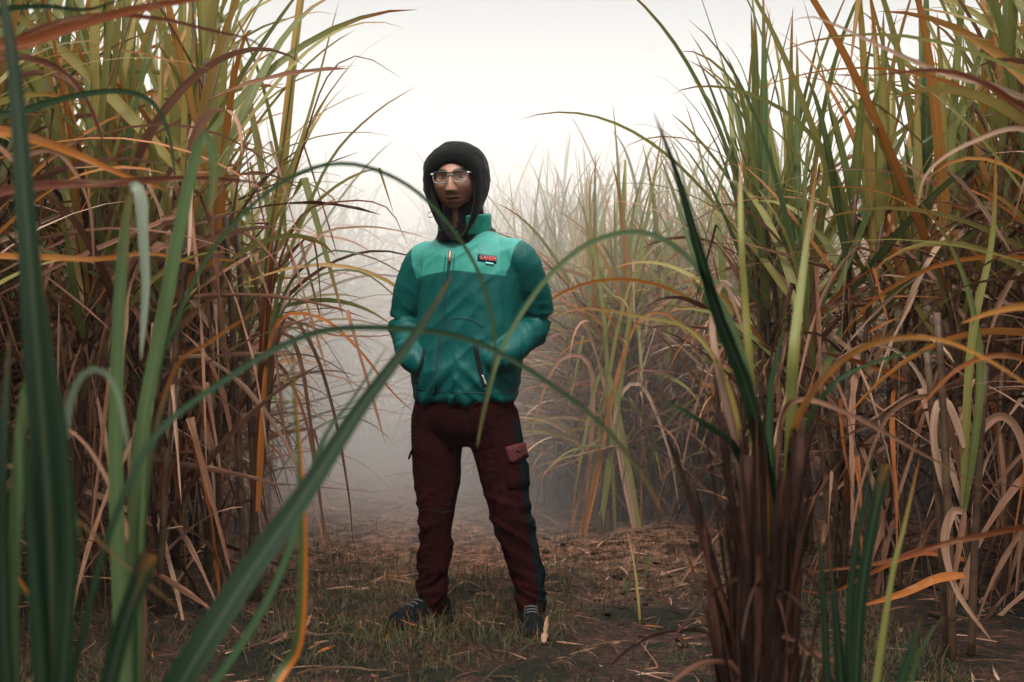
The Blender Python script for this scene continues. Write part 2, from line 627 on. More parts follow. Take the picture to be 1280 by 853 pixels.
rng = random.Random(7)
spots = []
for side in (-1, 1):
    for row in range(7):
        y = 3.4 if row else 5.0
        while y < 19.0:
            e = left_edge(y) - row * 0.62 - 0.12 if side < 0 else right_edge(y) + row * 0.62 + 0.12
            x = e + rng.gauss(0, 0.10)
            yy = y + rng.gauss(0, 0.10)
            if (side > 0 and 6.6 < yy < 7.7 and row < 3) or (side < 0 and 8.7 < yy < 12.5):
                y += 0.4
                continue
            if abs(x) < 0.37 * yy + 0.75 and (yy < 12.5 or row < 4):
                if not (yy < 5.0 and abs(x) < 0.36 * yy - 0.02 and abs(x) < 1.7):
                    spots.append((side, row, x, yy))
            y += rng.uniform(0.40, 0.58) if y < 8.3 else (rng.uniform(0.30, 0.42) if y < 11.5 else rng.uniform(0.55, 0.8))
for j_ in range(8):
    spots.append((-1, 9, rng.uniform(-3.6, -1.9), rng.uniform(10.6, 13.0)))
for j_ in range(24):                                           # the thick of the cane right behind the man
    spots.append((1, 9, rng.uniform(0.35, 2.6), rng.uniform(8.0, 11.0)))
for j_ in range(11):                                           # and its nearest stools, beside him
    spots.append((1, 9, rng.uniform(0.42, 1.5), rng.uniform(7.3, 8.3)))
for j_ in range(16):                                           # misty cane closing off the far end of the path
    spots.append((-1, 9, rng.uniform(-3.4, 0.3), rng.uniform(13.5, 17.0)))
for k in range(46):                                            # unseen rows beside and behind the viewer, added to shade the foreground
    yy = rng.uniform(-2.6, 3.1)
    sd_ = rng.choice((-1, 1))
    xx = sd_ * (max(1.85, 0.36 * max(yy, 0) + 1.5) + abs(rng.gauss(0, 0.6)))
    spots.append((sd_, 8, xx, yy))
print("clumps", len(spots))
for i, (side, row, x, y) in enumerate(spots):
    if y < 4.0:
        label, group = "sugarcane plant at the side of the path close to the viewer, mostly unseen and added for shade", "sugarcane plants beside the viewer"
    elif y > 8.6:
        label, group = "sugarcane plant fading into the pale mist beyond the man", "mist-faded sugarcane plants behind the man"
    elif side < 0:
        label, group = "sugarcane plant with brown skirt in the tall left-hand wall of cane", "sugarcane plants of the left-hand wall"
    else:
        label, group = "sugarcane plant with brown skirt in the tall right-hand wall of cane", "sugarcane plants of the right-hand wall"
    pxl = 640 + F_PX * x / y
    sc = rng.uniform(0.95, 1.18) * (1.0 if y > 12 or (side < 0 and y > 8) else 0.76 if 7.0 < y < 8.6 else 0.80 if y > 8.5 else min(1.0, max(0.62, 0.64 + (pxl - 900) / 520)) if side > 0 else min(1.0, max(0.80, 0.84 + (330 - pxl) / 900)))
    place_clump(rng.randrange(9) if y < 7.0 else rng.randrange(6, 13) if side < 0 else rng.randrange(9, 13), x, y, rng.uniform(0, 6.28), sc, label, group, rng.uniform(0.94, 1.08))
for k, p in enumerate(protos):
    if k not in used:
        for c in list(p.children):
            bpy.data.objects.remove(c)
        bpy.data.objects.remove(p)
# ================================================================== THE MAN
from mathutils.bvhtree import BVHTree

MAN = Vector((-0.15, 5.10, 0.0))
MAN.z = ground_h(MAN.x, MAN.y) - 0.005
man = empty("person", MAN)
tag(man, "man in teal jacket, black hood and glasses standing on the path, hands in pockets", "person")
YAW = math.radians(20)
E1 = np.array([math.cos(YAW), -math.sin(YAW), 0.0])      # towards the man's left shoulder
FR = np.array([-math.sin(YAW), -math.cos(YAW), 0.0])     # the way his chest faces
UPV = np.array([0.0, 0.0, 1.0])


def smooth_path(pts, n):
    """Catmull-Rom through rows of numbers (points plus radii)."""
    P = np.asarray(pts, float)
    P = np.vstack([2 * P[0] - P[1], P, 2 * P[-1] - P[-2]])
    out = []
    m = len(P) - 3
    for q in np.linspace(0, m - 1e-6, n):
        i = int(q)
        t = q - i
        a, b, c, d = P[i], P[i + 1], P[i + 2], P[i + 3]
        out.append(0.5 * (2 * b + (c - a) * t + (2 * a - 5 * b + 4 * c - d) * t * t + (3 * b - a - 3 * c + d) * t ** 3))
    return np.array(out)


class Shape:
    def __init__(self):
        self.V, self.F = [], []

    def add(self, V, F):
        o = len(self.V)
        self.V += [tuple(v) for v in V]
        self.F += [tuple(i + o for i in f) for f in F]

    def limb(self, pts, n=24, sides=18):
        """pts rows: x, y, z, radius"""
        Q = smooth_path(pts, n)
        r = np.maximum(Q[:, 3], 0.004)
        P = Q[:, :3]
        # rounded ends
        d0 = (P[0] - P[1]) / np.linalg.norm(P[0] - P[1])
        d1 = (P[-1] - P[-2]) / np.linalg.norm(P[-1] - P[-2])
        P = np.vstack([P[0] + d0 * r[0] * .75, P[0] + d0 * r[0] * .45, P, P[-1] + d1 * r[-1] * .45, P[-1] + d1 * r[-1] * .75])
        r = np.concatenate([[r[0] * .35, r[0] * .8], r, [r[-1] * .8, r[-1] * .35]])
        self.add(*tube(P, r, sides))

    def loft(self, rows, n=30, sides=36, e1=E1, fr=FR, power=2.4):
        """rows: cx, cy, z, half-width, half-depth"""
        Q = smooth_path(rows, n)
        V, F = [], []
        for q in Q:
            for k in range(sides):
                a = 2 * math.pi * k / sides
                c, s = math.cos(a), math.sin(a)
                x = math.copysign(abs(c) ** (2 / power), c) * q[3]
                y = math.copysign(abs(s) ** (2 / power), s) * q[4]
                V.append(np.array([q[0], q[1], q[2]]) + e1 * x + fr * y)
        for i in range(len(Q) - 1):
            for k in range(sides):
                k2 = (k + 1) % sides
                F.append((i * sides + k, i * sides + k2, (i + 1) * sides + k2, (i + 1) * sides + k))
        F.append(tuple(range(sides - 1, -1, -1)))
        F.append(tuple((len(Q) - 1) * sides + k for k in range(sides)))
        self.add(V, F)

    def fused(self, name, voxel, smooth_n=6, fac=0.5):
        """One continuous skin round everything collected."""
        me = mesh_from(name + "_raw", self.V, self.F)
        bm = bmesh.new()
        bm.from_mesh(me)
        bmesh.ops.recalc_face_normals(bm, faces=bm.faces)
        bm.to_mesh(me)
        bm.free()
        ob = bpy.data.objects.new(name + "_raw", me)
        COL.objects.link(ob)
        md = ob.modifiers.new("r", 'REMESH')
        md.mode = 'VOXEL'
        md.voxel_size = voxel
        if smooth_n:
            ms = ob.modifiers.new("s", 'SMOOTH')
            ms.factor = fac
            ms.iterations = smooth_n
        dg = bpy.context.evaluated_depsgraph_get()
        dg.update()
        out = bpy.data.meshes.new_from_object(ob.evaluated_get(dg))
        out.name = name
        bpy.data.objects.remove(ob)
        bpy.data.meshes.remove(me)
        return out


def get_co(me):
    a = np.empty(len(me.vertices) * 3, np.float32)
    me.vertices.foreach_get("co", a)
    return a.reshape(-1, 3).astype(float)


def get_no(me):
    a = np.empty(len(me.vertices) * 3, np.float32)
    me.vertices.foreach_get("normal", a)
    return a.reshape(-1, 3).astype(float)


def set_co(me, co):
    me.vertices.foreach_set("co", co.astype(np.float32).ravel())
    me.update()


def nz(p, s, o=0.0):
    return np.array([mnoise.noise(Vector((q[0] * s[0] + o, q[1] * s[1] + o, q[2] * s[2] + o))) for q in p])


def ridged(p, s, o=0.0):
    return 1.0 - 2.0 * np.abs(nz(p, s, o))


def sharp(p, s, o=0.0):
    return np.clip(ridged(p, s, o), 0, 1) ** 2.2 - 0.25


def gs(x, s):
    return np.exp(-0.5 * (x / s) ** 2)


# ---- skeleton points (metres from the spot between the feet)
SH_L, EL_L, WR_L, HA_L = (0.172, -0.060, 1.305), (0.236, 0.035, 1.085), (0.125, -0.150, 0.965), (0.040, -0.105, 0.915)   # his left arm
SH_R, EL_R, WR_R, HA_R = (-0.176, 0.075, 1.300), (-0.232, 0.120, 1.075), (-0.205, -0.045, 0.955), (-0.120, -0.050, 0.910)
HIP_L, KN_L, AN_L = (0.075, -0.020, 0.78), (0.138, -0.070, 0.405), (0.213, -0.085, 0.085)
HIP_R, KN_R, AN_R = (-0.105, 0.035, 0.78), (-0.120, -0.005, 0.405), (-0.138, 0.020, 0.085)
HEAD = Vector((-0.047, -0.065, 1.590))
HEAD_M = Matrix.Translation(HEAD) @ Matrix.Rotation(math.radians(-9), 4, 'Z') @ Matrix.Rotation(math.radians(3), 4, 'X') @ Matrix.Rotation(math.radians(-2), 4, 'Y')


def head_shape():
    nu, nv = 150, 120
    V, F = [], []
    for j in range(nv + 1):
        ph = math.pi * j / nv
        for i in range(nu):
            th = 2 * math.pi * i / nu
            V.append((math.sin(ph) * math.cos(th), math.sin(ph) * math.sin(th), math.cos(ph)))
    for j in range(nv):
        for i in range(nu):
            i2 = (i + 1) % nu
            F.append((j * nu + i, (j + 1) * nu + i, (j + 1) * nu + i2, j * nu + i2))
    D = np.array(V)
    x, y, z = D[:, 0] * 0.0815, D[:, 1] * 0.098, D[:, 2] * 0.117
    low = np.clip(-z / 0.117, 0, 1)
    front = np.clip(-D[:, 1], 0, 1)
    # jaw: narrower below the cheeks, squared chin
    x = x * (1 - 0.13 * low ** 1.6) * (1 + 0.10 * gs(z + 0.035, 0.03))
    x = np.sign(x) * np.abs(x) ** 0.93 * 0.076 ** 0.07
    y = y + 0.010 * low * (y > 0) * -1
    fm = np.clip(front * 1.6, 0, 1) ** 0.8
    d = np.zeros(len(x))
    d += 0.010 * gs(x, 0.05) * (gs(z + 0.03, 0.06))                                # fuller mid face
    t = np.clip((0.012 - z) / 0.058, 0, 1)                                        # nose, bridge to tip
    cut = np.where(z < -0.047, gs(z + 0.047, 0.0055), 1.0)
    d += (0.008 + 0.019 * t ** 1.2) * gs(x, 0.0066 + 0.0040 * t) * cut * (z < 0.02)
    d += 0.0075 * (gs(x - 0.0135, 0.0050) + gs(x + 0.0135, 0.0050)) * gs(z + 0.0455, 0.0062)
    for s in (-1, 1):
        d += -0.0135 * gs(x - s * 0.031, 0.015) * gs(z - 0.000, 0.011)
        d += 0.0065 * gs(x - s * 0.027, 0.020) * gs(z - 0.021, 0.0075)
        d += 0.0060 * gs(x - s * 0.048, 0.016) * gs(z + 0.028, 0.015)
        d += -0.0040 * gs(x - s * 0.030, 0.007) * gs(z + 0.062, 0.018)              # nasolabial crease
    d += 0.0085 * gs(x, 0.022) * gs(z + 0.0700, 0.0042)
    d += -0.0085 * gs(x, 0.024) * gs(z + 0.0762 - 5.0 * x * x, 0.0022)
    d += 0.0095 * gs(x, 0.018) * gs(z + 0.0825, 0.0048)
    d += -0.0045 * gs(x, 0.020) * gs(z + 0.0925, 0.0050)
    d += 0.0095 * gs(x, 0.019) * gs(z + 0.107, 0.011)
    d += 0.004 * gs(x, 0.04) * gs(z - 0.055, 0.03)
    y = y - d * fm
    return np.stack([x, y, z], -1), F


def to_man(co):
    M = np.array(HEAD_M)
    return co @ M[:3, :3].T + M[:3, 3]


def to_head(co):
    M = np.array(HEAD_M.inverted())
    return co @ M[:3, :3].T + M[:3, 3]


def hand(S, wr, ha, thumb_side):
    w, h = np.array(wr), np.array(ha)
    d = (h - w) / np.linalg.norm(h - w)
    side = np.cross(d, FR)
    side /= np.linalg.norm(side)
    S.limb([(*(w), .027), (*(w + d * .04), .034), (*(w + d * .085), .032)], 8, 12)
    for k, ln in enumerate((0.062, 0.072, 0.068, 0.052)):
        b = w + d * .085 + side * (k - 1.5) * 0.019
        m = b + d * ln * .5 - FR * 0.004
        e = b + d * ln * .9 - FR * 0.022
        S.limb([(*b, .0095), (*m, .0090), (*e, .0078)], 7, 8)
    b = w + d * .03 + side * thumb_side * 0.028
    S.limb([(*b, .012), (*(b + d * .03 + side * thumb_side * .022), .011), (*(b + d * .062 + side * thumb_side * .026), .009)], 7, 8)


def build_body():
    S = Shape()
    V, F = head_shape()
    S.add(to_man(V), F)
    S.limb([(-0.02, 0.0, 1.36, .062), (-0.035, -0.022, 1.44, .056), (-0.046, -0.045, 1.52, .058)], 10, 20)
    for s in (-1, 1):                                       # ears
        c = to_man(np.array([[s * 0.0765, 0.008, 0.030], [s * 0.0835, 0.016, 0.012], [s * 0.0805, 0.012, -0.012], [s * 0.075, 0.003, -0.030]]))
        S.limb([(*c[0], .006), (*c[1], .008), (*c[2], .008), (*c[3], .006)], 10, 8)
    S.loft([(-.03, 0, .74, .15, .10), (-.02, 0, .85, .155, .105), (0, 0, 1.02, .145, .10), (.004, 0, 1.2, .16, .105), (0, .005, 1.32, .15, .09), (-.01, .005, 1.39, .08, .06)], 20, 28)
    for sh, el, wr, ha, ts in ((SH_L, EL_L, WR_L, HA_L, 1), (SH_R, EL_R, WR_R, HA_R, -1)):
        S.limb([(*sh, .055), (*el, .042), (*wr, .028)], 16, 14)
        hand(S, wr, ha, ts)
    for hp, kn, an, fd in ((HIP_L, KN_L, AN_L, (0.05, -1)), (HIP_R, KN_R, AN_R, (-0.62, -0.78))):
        S.limb([(*hp, .080), (*kn, .052), (kn[0] * .5 + an[0] * .5, kn[1] * .5 + an[1] * .5 + .02, .26, .048), (*an, .036)], 20, 16)
        S.limb([(an[0], an[1], .055, .030), (an[0] + fd[0] * .08, an[1] + fd[1] * .08, .038, .027), (an[0] + fd[0] * .14, an[1] + fd[1] * .14, .034, .020)], 8, 12)
    me = S.fused("body", 0.0034, 1, 0.3)
    co = get_co(me)
    h = to_head(co)
    x, y, z = h[:, 0], h[:, 1], h[:, 2]
    fr = (y < -0.03) & (z > -0.14)
    ax = np.abs(x)
    brow = gs(z - (0.0250 - 11.0 * (ax - 0.038) ** 2), 0.0042) * np.clip((ax - 0.009) / 0.006, 0, 1) * np.clip((0.054 - ax) / 0.008, 0, 1)
    beard = np.clip((-0.052 - z) / 0.012, 0, 1) * np.clip(1.3 - gs(x, 0.022) * gs(z + 0.077, 0.010) * 1.5, 0, 1)
    beard = np.maximum(beard, np.clip((ax - 0.055) / 0.012, 0, 1) * np.clip((0.01 - z) / 0.03, 0, 1) * 0.8)
    tache = gs(z + 0.0615, 0.0055) * np.clip((0.030 - ax) / 0.006, 0, 1)
    mouth = gs(z + 0.0762 - 5.0 * x * x, 0.0016) * np.clip((0.026 - ax) / 0.004, 0, 1)
    lips = (gs(z + 0.0765, 0.0070) > 0.6) * np.clip((0.0245 - ax) / 0.004, 0, 1)
    A = np.stack([np.maximum(brow, mouth * 0.85) * fr, np.clip(beard * 0.22 + tache * 0.42, 0, 1) * (z > -0.16) * (y < 0.02), lips * fr, np.ones(len(x))], -1)
    at_ = me.attributes.new("face", 'FLOAT_COLOR', 'POINT')
    at_.data.foreach_set("color", A.astype(np.float32).ravel())
    m, nt, out = new_mat("skin")
    oc = objcoord(nt)
    att = nd(nt, "ShaderNodeAttribute", attribute_name="face")
    sp = nd(nt, "ShaderNodeSeparateColor")
    nt.links.new(att.outputs["Color"], sp.inputs[0])
    n1, _ = noise_tex(nt, oc, 45.0, 4, 0.6)
    n2, _ = noise_tex(nt, oc, 900.0, 2, 0.6)
    c = ramp(nt, n1, [(0.3, (0.330, 0.160, 0.096)), (0.7, (0.450, 0.240, 0.155))])
    c = mixc(nt, mth(nt, 'MULTIPLY', sp.outputs[2], 0.75), c, (0.185, 0.075, 0.058))
    c = mixc(nt, mth(nt, 'MULTIPLY', sp.outputs[1], mth(nt, 'ADD', 0.35, mth(nt, 'MULTIPLY', n2, 0.6))), c, (0.035, 0.022, 0.018))
    c = mixc(nt, sp.outputs[0], c, (0.012, 0.009, 0.008))
    b = bsdf(nt, c, 0.48, 0.4, bump(nt, n2, 0.08, 0.001), Subsurface_Weight=0.08, Subsurface_Radius=(0.012, 0.005, 0.003), Subsurface_Scale=0.5)
    nt.links.new(b.outputs[0], out.inputs["Surface"])
    return link_mesh("body", me, m, man)


body = build_body()


def ellipsoid(c, r, nu=20, nv=12):
    V, F = [], []
    for j in range(nv + 1):
        ph = math.pi * j / nv
        for i in range(nu):
            th = 2 * math.pi * i / nu
            V.append((c[0] + r[0] * math.sin(ph) * math.cos(th), c[1] + r[1] * math.sin(ph) * math.sin(th), c[2] + r[2] * math.cos(ph)))
    for j in range(nv):
        for i in range(nu):
            i2 = (i + 1) % nu
            F.append((j * nu + i, (j + 1) * nu + i, (j + 1) * nu + i2, j * nu + i2))
    return V, F


def simple(name, color, rough=0.5, spec=0.4, **kw):
    m, nt, out = new_mat(name)
    b = bsdf(nt, color, rough, spec, **kw)
    nt.links.new(b.outputs[0], out.inputs["Surface"])
    return m


M_eye = simple("eye_white", (0.20, 0.16, 0.14), 0.3)
M_iris = simple("iris", (0.012, 0.007, 0.005), 0.1)
# the face surface in head space, to seat the eyes and the glasses on
_hv, _hf = head_shape()
FACE = BVHTree.FromPolygons([Vector(v) for v in _hv], _hf)


def face_y(x, z):
    hit = FACE.ray_cast(Vector((x, -0.3, z)), Vector((0, 1, 0)))
    return hit[0].y if hit[0] is not None else -0.05


for s in (-1, 1):
    y0 = face_y(s * 0.031, -0.001)
    V, F = ellipsoid((s * 0.031, y0 + 0.0030, -0.001), (0.0142, 0.0062, 0.0050))
    e = link_mesh("eye", mesh_from("eye", to_man(np.array(V)), F), M_eye, body)
    V, F = ellipsoid((s * 0.0310 + 0.0008, y0 - 0.0014, -0.0002), (0.0054, 0.0030, 0.0048))
    link_mesh("iris", mesh_from("iris", to_man(np.array(V)), F), M_iris, body)


# ---- cloth
def cloth_mat(name, build):
    m, nt, out = new_mat(name)
    oc = objcoord(nt)
    b = build(nt, oc)
    nt.links.new(b.outputs[0], out.inputs["Surface"])
    return m


def jacket_surface(nt, oc):
    sp = nd(nt, "ShaderNodeSeparateXYZ")
    nt.links.new(oc, sp.inputs[0])
    X, Y, Z = sp.outputs
    # coordinates along the shoulder line and to the front
    u = mth(nt, 'ADD', mth(nt, 'MULTIPLY', X, float(E1[0])), mth(nt, 'MULTIPLY', Y, float(E1[1])))
    n1, _ = noise_tex(nt, oc, 6.0, 3, 0.5)
    mp = nd(nt, "ShaderNodeMapping")
    mp.inputs["Scale"].default_value = (60, 60, 9)
    nt.links.new(oc, mp.inputs["Vector"])
    wr, _ = noise_tex(nt, mp.outputs[0], 1.0, 4, 0.6, 0.8)
    wr2, _ = noise_tex(nt, oc, 11.0, 4, 0.5, 0.6)
    wr2.node.noise_type = 'RIDGED_MULTIFRACTAL'
    wr2.node.inputs['Gain'].default_value = 1.6
    au = mth(nt, 'ABSOLUTE', mth(nt, 'ADD', u, 0.012))
    seam_z = mth(nt, 'SUBTRACT', 1.262, mth(nt, 'MULTIPLY', au, 0.12))
    dz = mth(nt, 'SUBTRACT', Z, seam_z)
    arm = mth(nt, 'ADD', 0.183, mth(nt, 'MULTIPLY', mth(nt, 'SUBTRACT', Z, 1.26), 0.25))
    du = mth(nt, 'SUBTRACT', arm, au)
    yoke = mth(nt, 'MULTIPLY', mth(nt, 'GREATER_THAN', dz, 0.0), mth(nt, 'GREATER_THAN', du, 0.0))
    dark = mixc(nt, n1, (0.000, 0.064, 0.058), (0.000, 0.088, 0.079))
    light = mixc(nt, n1, (0.034, 0.255, 0.210), (0.044, 0.295, 0.240))
    c = mixc(nt, yoke, dark, light)
    seam = mth(nt, 'MULTIPLY', mth(nt, 'LESS_THAN', mth(nt, 'ABSOLUTE', dz), 0.0022), mth(nt, 'GREATER_THAN', du, 0.0))
    seam2 = mth(nt, 'MULTIPLY', mth(nt, 'LESS_THAN', mth(nt, 'ABSOLUTE', du), 0.0025), mth(nt, 'GREATER_THAN', Z, 1.16))
    hemz = mth(nt, 'LESS_THAN', mth(nt, 'ABSOLUTE', mth(nt, 'SUBTRACT', Z, 0.838)), 0.002)
    sm = mth(nt, 'MAXIMUM', mth(nt, 'MAXIMUM', seam, seam2), hemz)
    c = mixc(nt, mth(nt, 'MULTIPLY', sm, 0.6), c, (0.002, 0.05, 0.045))
    c = mixc(nt, mth(nt, 'GREATER_THAN', Z, 1.405), c, (0.010, 0.012, 0.013))
    h = mth(nt, 'ADD', mth(nt, 'MULTIPLY', wr, 0.6), mth(nt, 'MULTIPLY', wr2, 0.45))
    h = mth(nt, 'SUBTRACT', h, mth(nt, 'MULTIPLY', sm, 0.8))
    return bsdf(nt, c, 0.46, 0.26, bump(nt, h, 0.55, 0.012))


M_jacket = cloth_mat("jacket_nylon", jacket_surface)


def seg_dist(co, a, b):
    a, b = np.array(a), np.array(b)
    t = np.clip(((co - a) @ (b - a)) / ((b - a) @ (b - a)), 0, 1)
    return np.linalg.norm(co - (a + t[:, None] * (b - a)), axis=1), t


def build_jacket():
    S = Shape()
    S.loft([(-.022, 0, .800, .178, .128), (-.022, 0, .815, .186, .136), (-.020, 0, .84, .188, .138), (-.016, 0, .90, .200, .150), (-.004, 0, 1.02, .196, .146), (.004, 0, 1.16, .192, .140),
            (.006, 0, 1.27, .188, .132), (.004, .004, 1.34, .165, .115), (-.004, .006, 1.385, .115, .092), (-.012, .002, 1.42, .088, .080), (-.018, -.006, 1.44, .082, .078)], 40, 44, power=2.3)
    for sh, el, wr, ha in ((SH_L, EL_L, WR_L, HA_L), (SH_R, EL_R, WR_R, HA_R)):
        sh, el, wr, ha = map(np.array, (sh, el, wr, ha))
        inn = sh * 0.62 + np.array([0, 0, 1.345]) * 0.38
        S.limb([(*inn, .064), (*sh, .066), (*(sh * .5 + el * .5 + np.sign(sh[0]) * np.array([.012, 0, 0])), .070), (*el, .064), (*(el * .45 + wr * .55), .058), (*wr, .050), (*(wr * .4 + ha * .6), .042)], 30, 22)
    me = S.fused("jacket", 0.0055, 8, 0.5)
    co, no = get_co(me), get_no(me)
    d = np.zeros(len(co))
    u = co @ E1
    f = co @ FR
    body_w = np.clip((0.19 - np.abs(u)) / 0.05, 0, 1)
    low = np.clip((1.05 - co[:, 2]) / 0.25, 0, 1)
    # blousing creases above the hem, long soft drapes over the chest, pulls towards the pockets
    q = np.stack([u, co[:, 2], f], -1)
    d += 0.0120 * sharp(q, (9.0, 1.7, 3.0), 3.0) * (0.5 + 0.6 * low) * body_w
    q2 = np.stack([u + 0.9 * (co[:, 2] - 0.95) * np.sign(u), co[:, 2], f], -1)
    d += 0.0130 * sharp(q2, (13.0, 3.0, 3.0), 7.0) * low * body_w
    q4 = np.stack([u * 0.8 + co[:, 2] * 0.6, co[:, 2] * 0.8 - u * 0.6, f], -1)
    d += 0.0055 * sharp(q4, (6.0, 17.0, 5.0), 5.0) * np.clip(1.2 - np.abs(u) / 0.2, 0.2, 1) + 0.0015 * nz(co, (24, 24, 16), 1.0)
    for sh, el, wr in ((SH_L, EL_L, WR_L), (SH_R, EL_R, WR_R)):
        for a, b, amp, fq in ((sh, el, .0095, 10.0), (el, wr, .0120, 15.0)):
            dist, t = seg_dist(co, a, b)
            w = np.clip(1.2 - dist / 0.10, 0, 1) * (0.45 + 0.55 * (gs(t - (1 if a is sh else 0), 0.35)))
            A_ = np.array(b) - np.array(a)
            ln = np.linalg.norm(A_)
            A_ = A_ / ln
            p1 = np.cross(A_, FR)
            p1 /= np.linalg.norm(p1)
            p2 = np.cross(A_, p1)
            skew = (co @ p1) * 0.55
            q3 = np.stack([(t * ln + skew) * fq, (co @ p1) * 5.0, (co @ p2) * 5.0], -1)
            fold = sharp(q3, (1, 1, 1), 2.0) * 1.3 + 0.6 * sharp(q3, (1.9, 1.6, 1.6), 9.0)
            d += amp * w * fold * np.clip(np.abs(u) / 0.12 - 0.4 if a is sh else np.ones(len(u)), 0, 1)
    set_co(me, co + no * d[:, None])
    return link_mesh("jacket", me, M_jacket, man)


jacket = build_jacket()


def tree_of(o):
    me = o.data
    return BVHTree.FromPolygons([v.co.copy() for v in me.vertices], [tuple(p.vertices) for p in me.polygons])


JT = tree_of(jacket)
CAMP = Vector((0, 0, CAM_Z))


def onto(tree, px, py):
    """Point and normal on a garment (man's own coordinates) where the eye at the camera meets pixel px, py."""
    o = CAMP - MAN
    d = (at(px, py, 5.0) - CAMP).normalized()
    hit = tree.ray_cast(o, d)
    if hit[0] is None:
        q = tree.find_nearest(at(px, py, MAN.y) - MAN)
        return q[0], q[1]
    return hit[0], hit[1]


def patch(name, tree, grid, thick, mat, parent, lift=0.0):
    """A piece of cloth lying on a garment: grid rows of pixels, given real thickness."""
    P = [[onto(tree, *g) for g in row] for row in grid]
    nr, nc = len(P), len(P[0])
    V = [p + n * (thick + lift) for row in P for p, n in row] + [p - n * 0.004 for row in P for p, n in row]
    F = []
    o = nr * nc
    for j in range(nr - 1):
        for i in range(nc - 1):
            a = j * nc + i
            F.append((a, a + 1, a + 1 + nc, a + nc))
            F.append((o + a + 1, o + a, o + a + nc, o + a + 1 + nc))
    rim = [i for i in range(nc)] + [j * nc + nc - 1 for j in range(1, nr)] + [(nr - 1) * nc + i for i in range(nc - 2, -1, -1)] + [j * nc for j in range(nr - 2, 0, -1)]
    for k in range(len(rim)):
        a, b = rim[k], rim[(k + 1) % len(rim)]
        F.append((b, a, o + a, o + b))
    return link_mesh(name, mesh_from(name, V, F), mat, parent)


def seam_line(name, tree, pts, width_px, thick, mat, parent, n=30, taper=False):
    Q = smooth_path(pts, n)
    T = np.gradient(Q, axis=0)
    T /= np.linalg.norm(T, axis=1, keepdims=True)
    N = np.stack([-T[:, 1], T[:, 0]], -1) * width_px / 2
    return patch(name, tree, [[tuple(q - k), tuple(q), tuple(q + k)] for q, k in zip(Q, N)], thick, mat, parent)


M_zip = simple("zip_tape", (0.004, 0.045, 0.045), 0.5)
M_black = cloth_mat("black_fleece", lambda nt, oc: bsdf(nt, mixc(nt, noise_tex(nt, oc, 60, 4)[0], (0.0035, 0.0035, 0.0035), (0.011, 0.0108, 0.0105)), 0.95, 0.05,
                                                         bump(nt, noise_tex(nt, oc, 260.0, 3)[0], 0.3, 0.003), Sheen_Weight=0.08, Sheen_Roughness=0.5))
M_lining = simple("dark_lining", (0.010, 0.012, 0.013), 0.8, 0.2)
zp = seam_line("zip", JT, [(563, 316), (560, 345), (555, 390), (550, 430), (546, 465), (543, 494)], 3.2, 0.0035, M_zip, jacket, 40)
for off in (-5.5, 5.5):
    seam_line("zip_seam", JT, [(563 + off, 318), (560 + off, 345), (555 + off, 390), (550 + off, 430), (546 + off, 465), (543 + off, 494)], 0.9, 0.0015, M_zip, zp, 30)
M_pull = simple("zip_pull_metal", (0.36, 0.20, 0.17), 0.35, 0.5, Metallic=0.6)
seam_line("zip_pull", JT, [(563.5, 314), (562.5, 320), (562, 328)], 3.0, 0.007, M_pull, zp, 8)
seam_line("pocket_seam", JT, [(559, 430), (560, 412), (564, 400), (578, 398), (592, 401), (604, 409)], 1.1, 0.0018, M_zip, jacket, 30)
seam_line("pocket_opening", JT, [(531, 436), (527, 452), (523, 468), (521, 480)], 4.0, 0.0015, M_lining, jacket, 14)
pk = seam_line("pocket_opening", JT, [(594, 432), (598, 452), (602, 470), (606, 484)], 6.0, 0.0015, M_lining, jacket, 14)
seam_line("pocket_pull", JT, [(603, 469), (605, 475), (607, 481)], 1.6, 0.006, simple("pale_metal", (0.6, 0.6, 0.58), 0.3, 0.5), pk, 6)
seam_line("hem_band_seam", JT, [(522, 486), (545, 489), (580, 491), (615, 492), (645, 491)], 1.0, 0.0015, M_zip, jacket, 30)

# badge with red lettering
M_badge = simple("badge_cloth", (0.006, 0.040, 0.042), 0.6)
M_red = simple("red_thread", (0.62, 0.055, 0.060), 0.55)
M_pale = simple("pale_thread", (0.25, 0.66, 0.62), 0.55)
badge = patch("badge", JT, [[(597 + 23.5 * i / 6, 317.6 + 3.1 * i / 6 + 9.0 * j / 2) for i in range(7)] for j in range(3)], 0.003, M_badge, jacket)
patch("badge_bar", JT, [[(607 + 10 * i / 4, 327.9 + 1.5 * i / 4 + 2.2 * j) for i in range(5)] for j in range(2)], 0.0045, M_pale, badge)
fc = bpy.data.curves.new("lettering", 'FONT')
fc.body = "LAHEM"
fc.size = 0.024
fc.extrude = 0.0006
fc.offset = 0.0006
fc.align_x, fc.align_y = 'CENTER', 'CENTER'
fo = bpy.data.objects.new("lettering_raw", fc)
COL.objects.link(fo)
dg = bpy.context.evaluated_depsgraph_get()
dg.update()
lm = bpy.data.meshes.new_from_object(fo.evaluated_get(dg))
bpy.data.objects.remove(fo)
p0, n0 = onto(JT, 610.5, 323.5)
p1, _ = onto(JT, 600, 322.1)
p2, _ = onto(JT, 619, 324.7)
ex = (p2 - p1).normalized()
nn = (n0 - ex * n0.dot(ex)).normalized()
ey = nn.cross(ex)
wid = max(v.co.x for v in lm.vertices) - min(v.co.x for v in lm.vertices)
sx = (p2 - p1).length * 0.98 / wid
for v in lm.vertices:
    c0 = v.co.copy()
    v.co = p0 + ex * c0.x * sx + ey * c0.y * 0.95 + nn * (0.0050 + c0.z)
link_mesh("lettering", lm, M_red, badge, smooth=False)


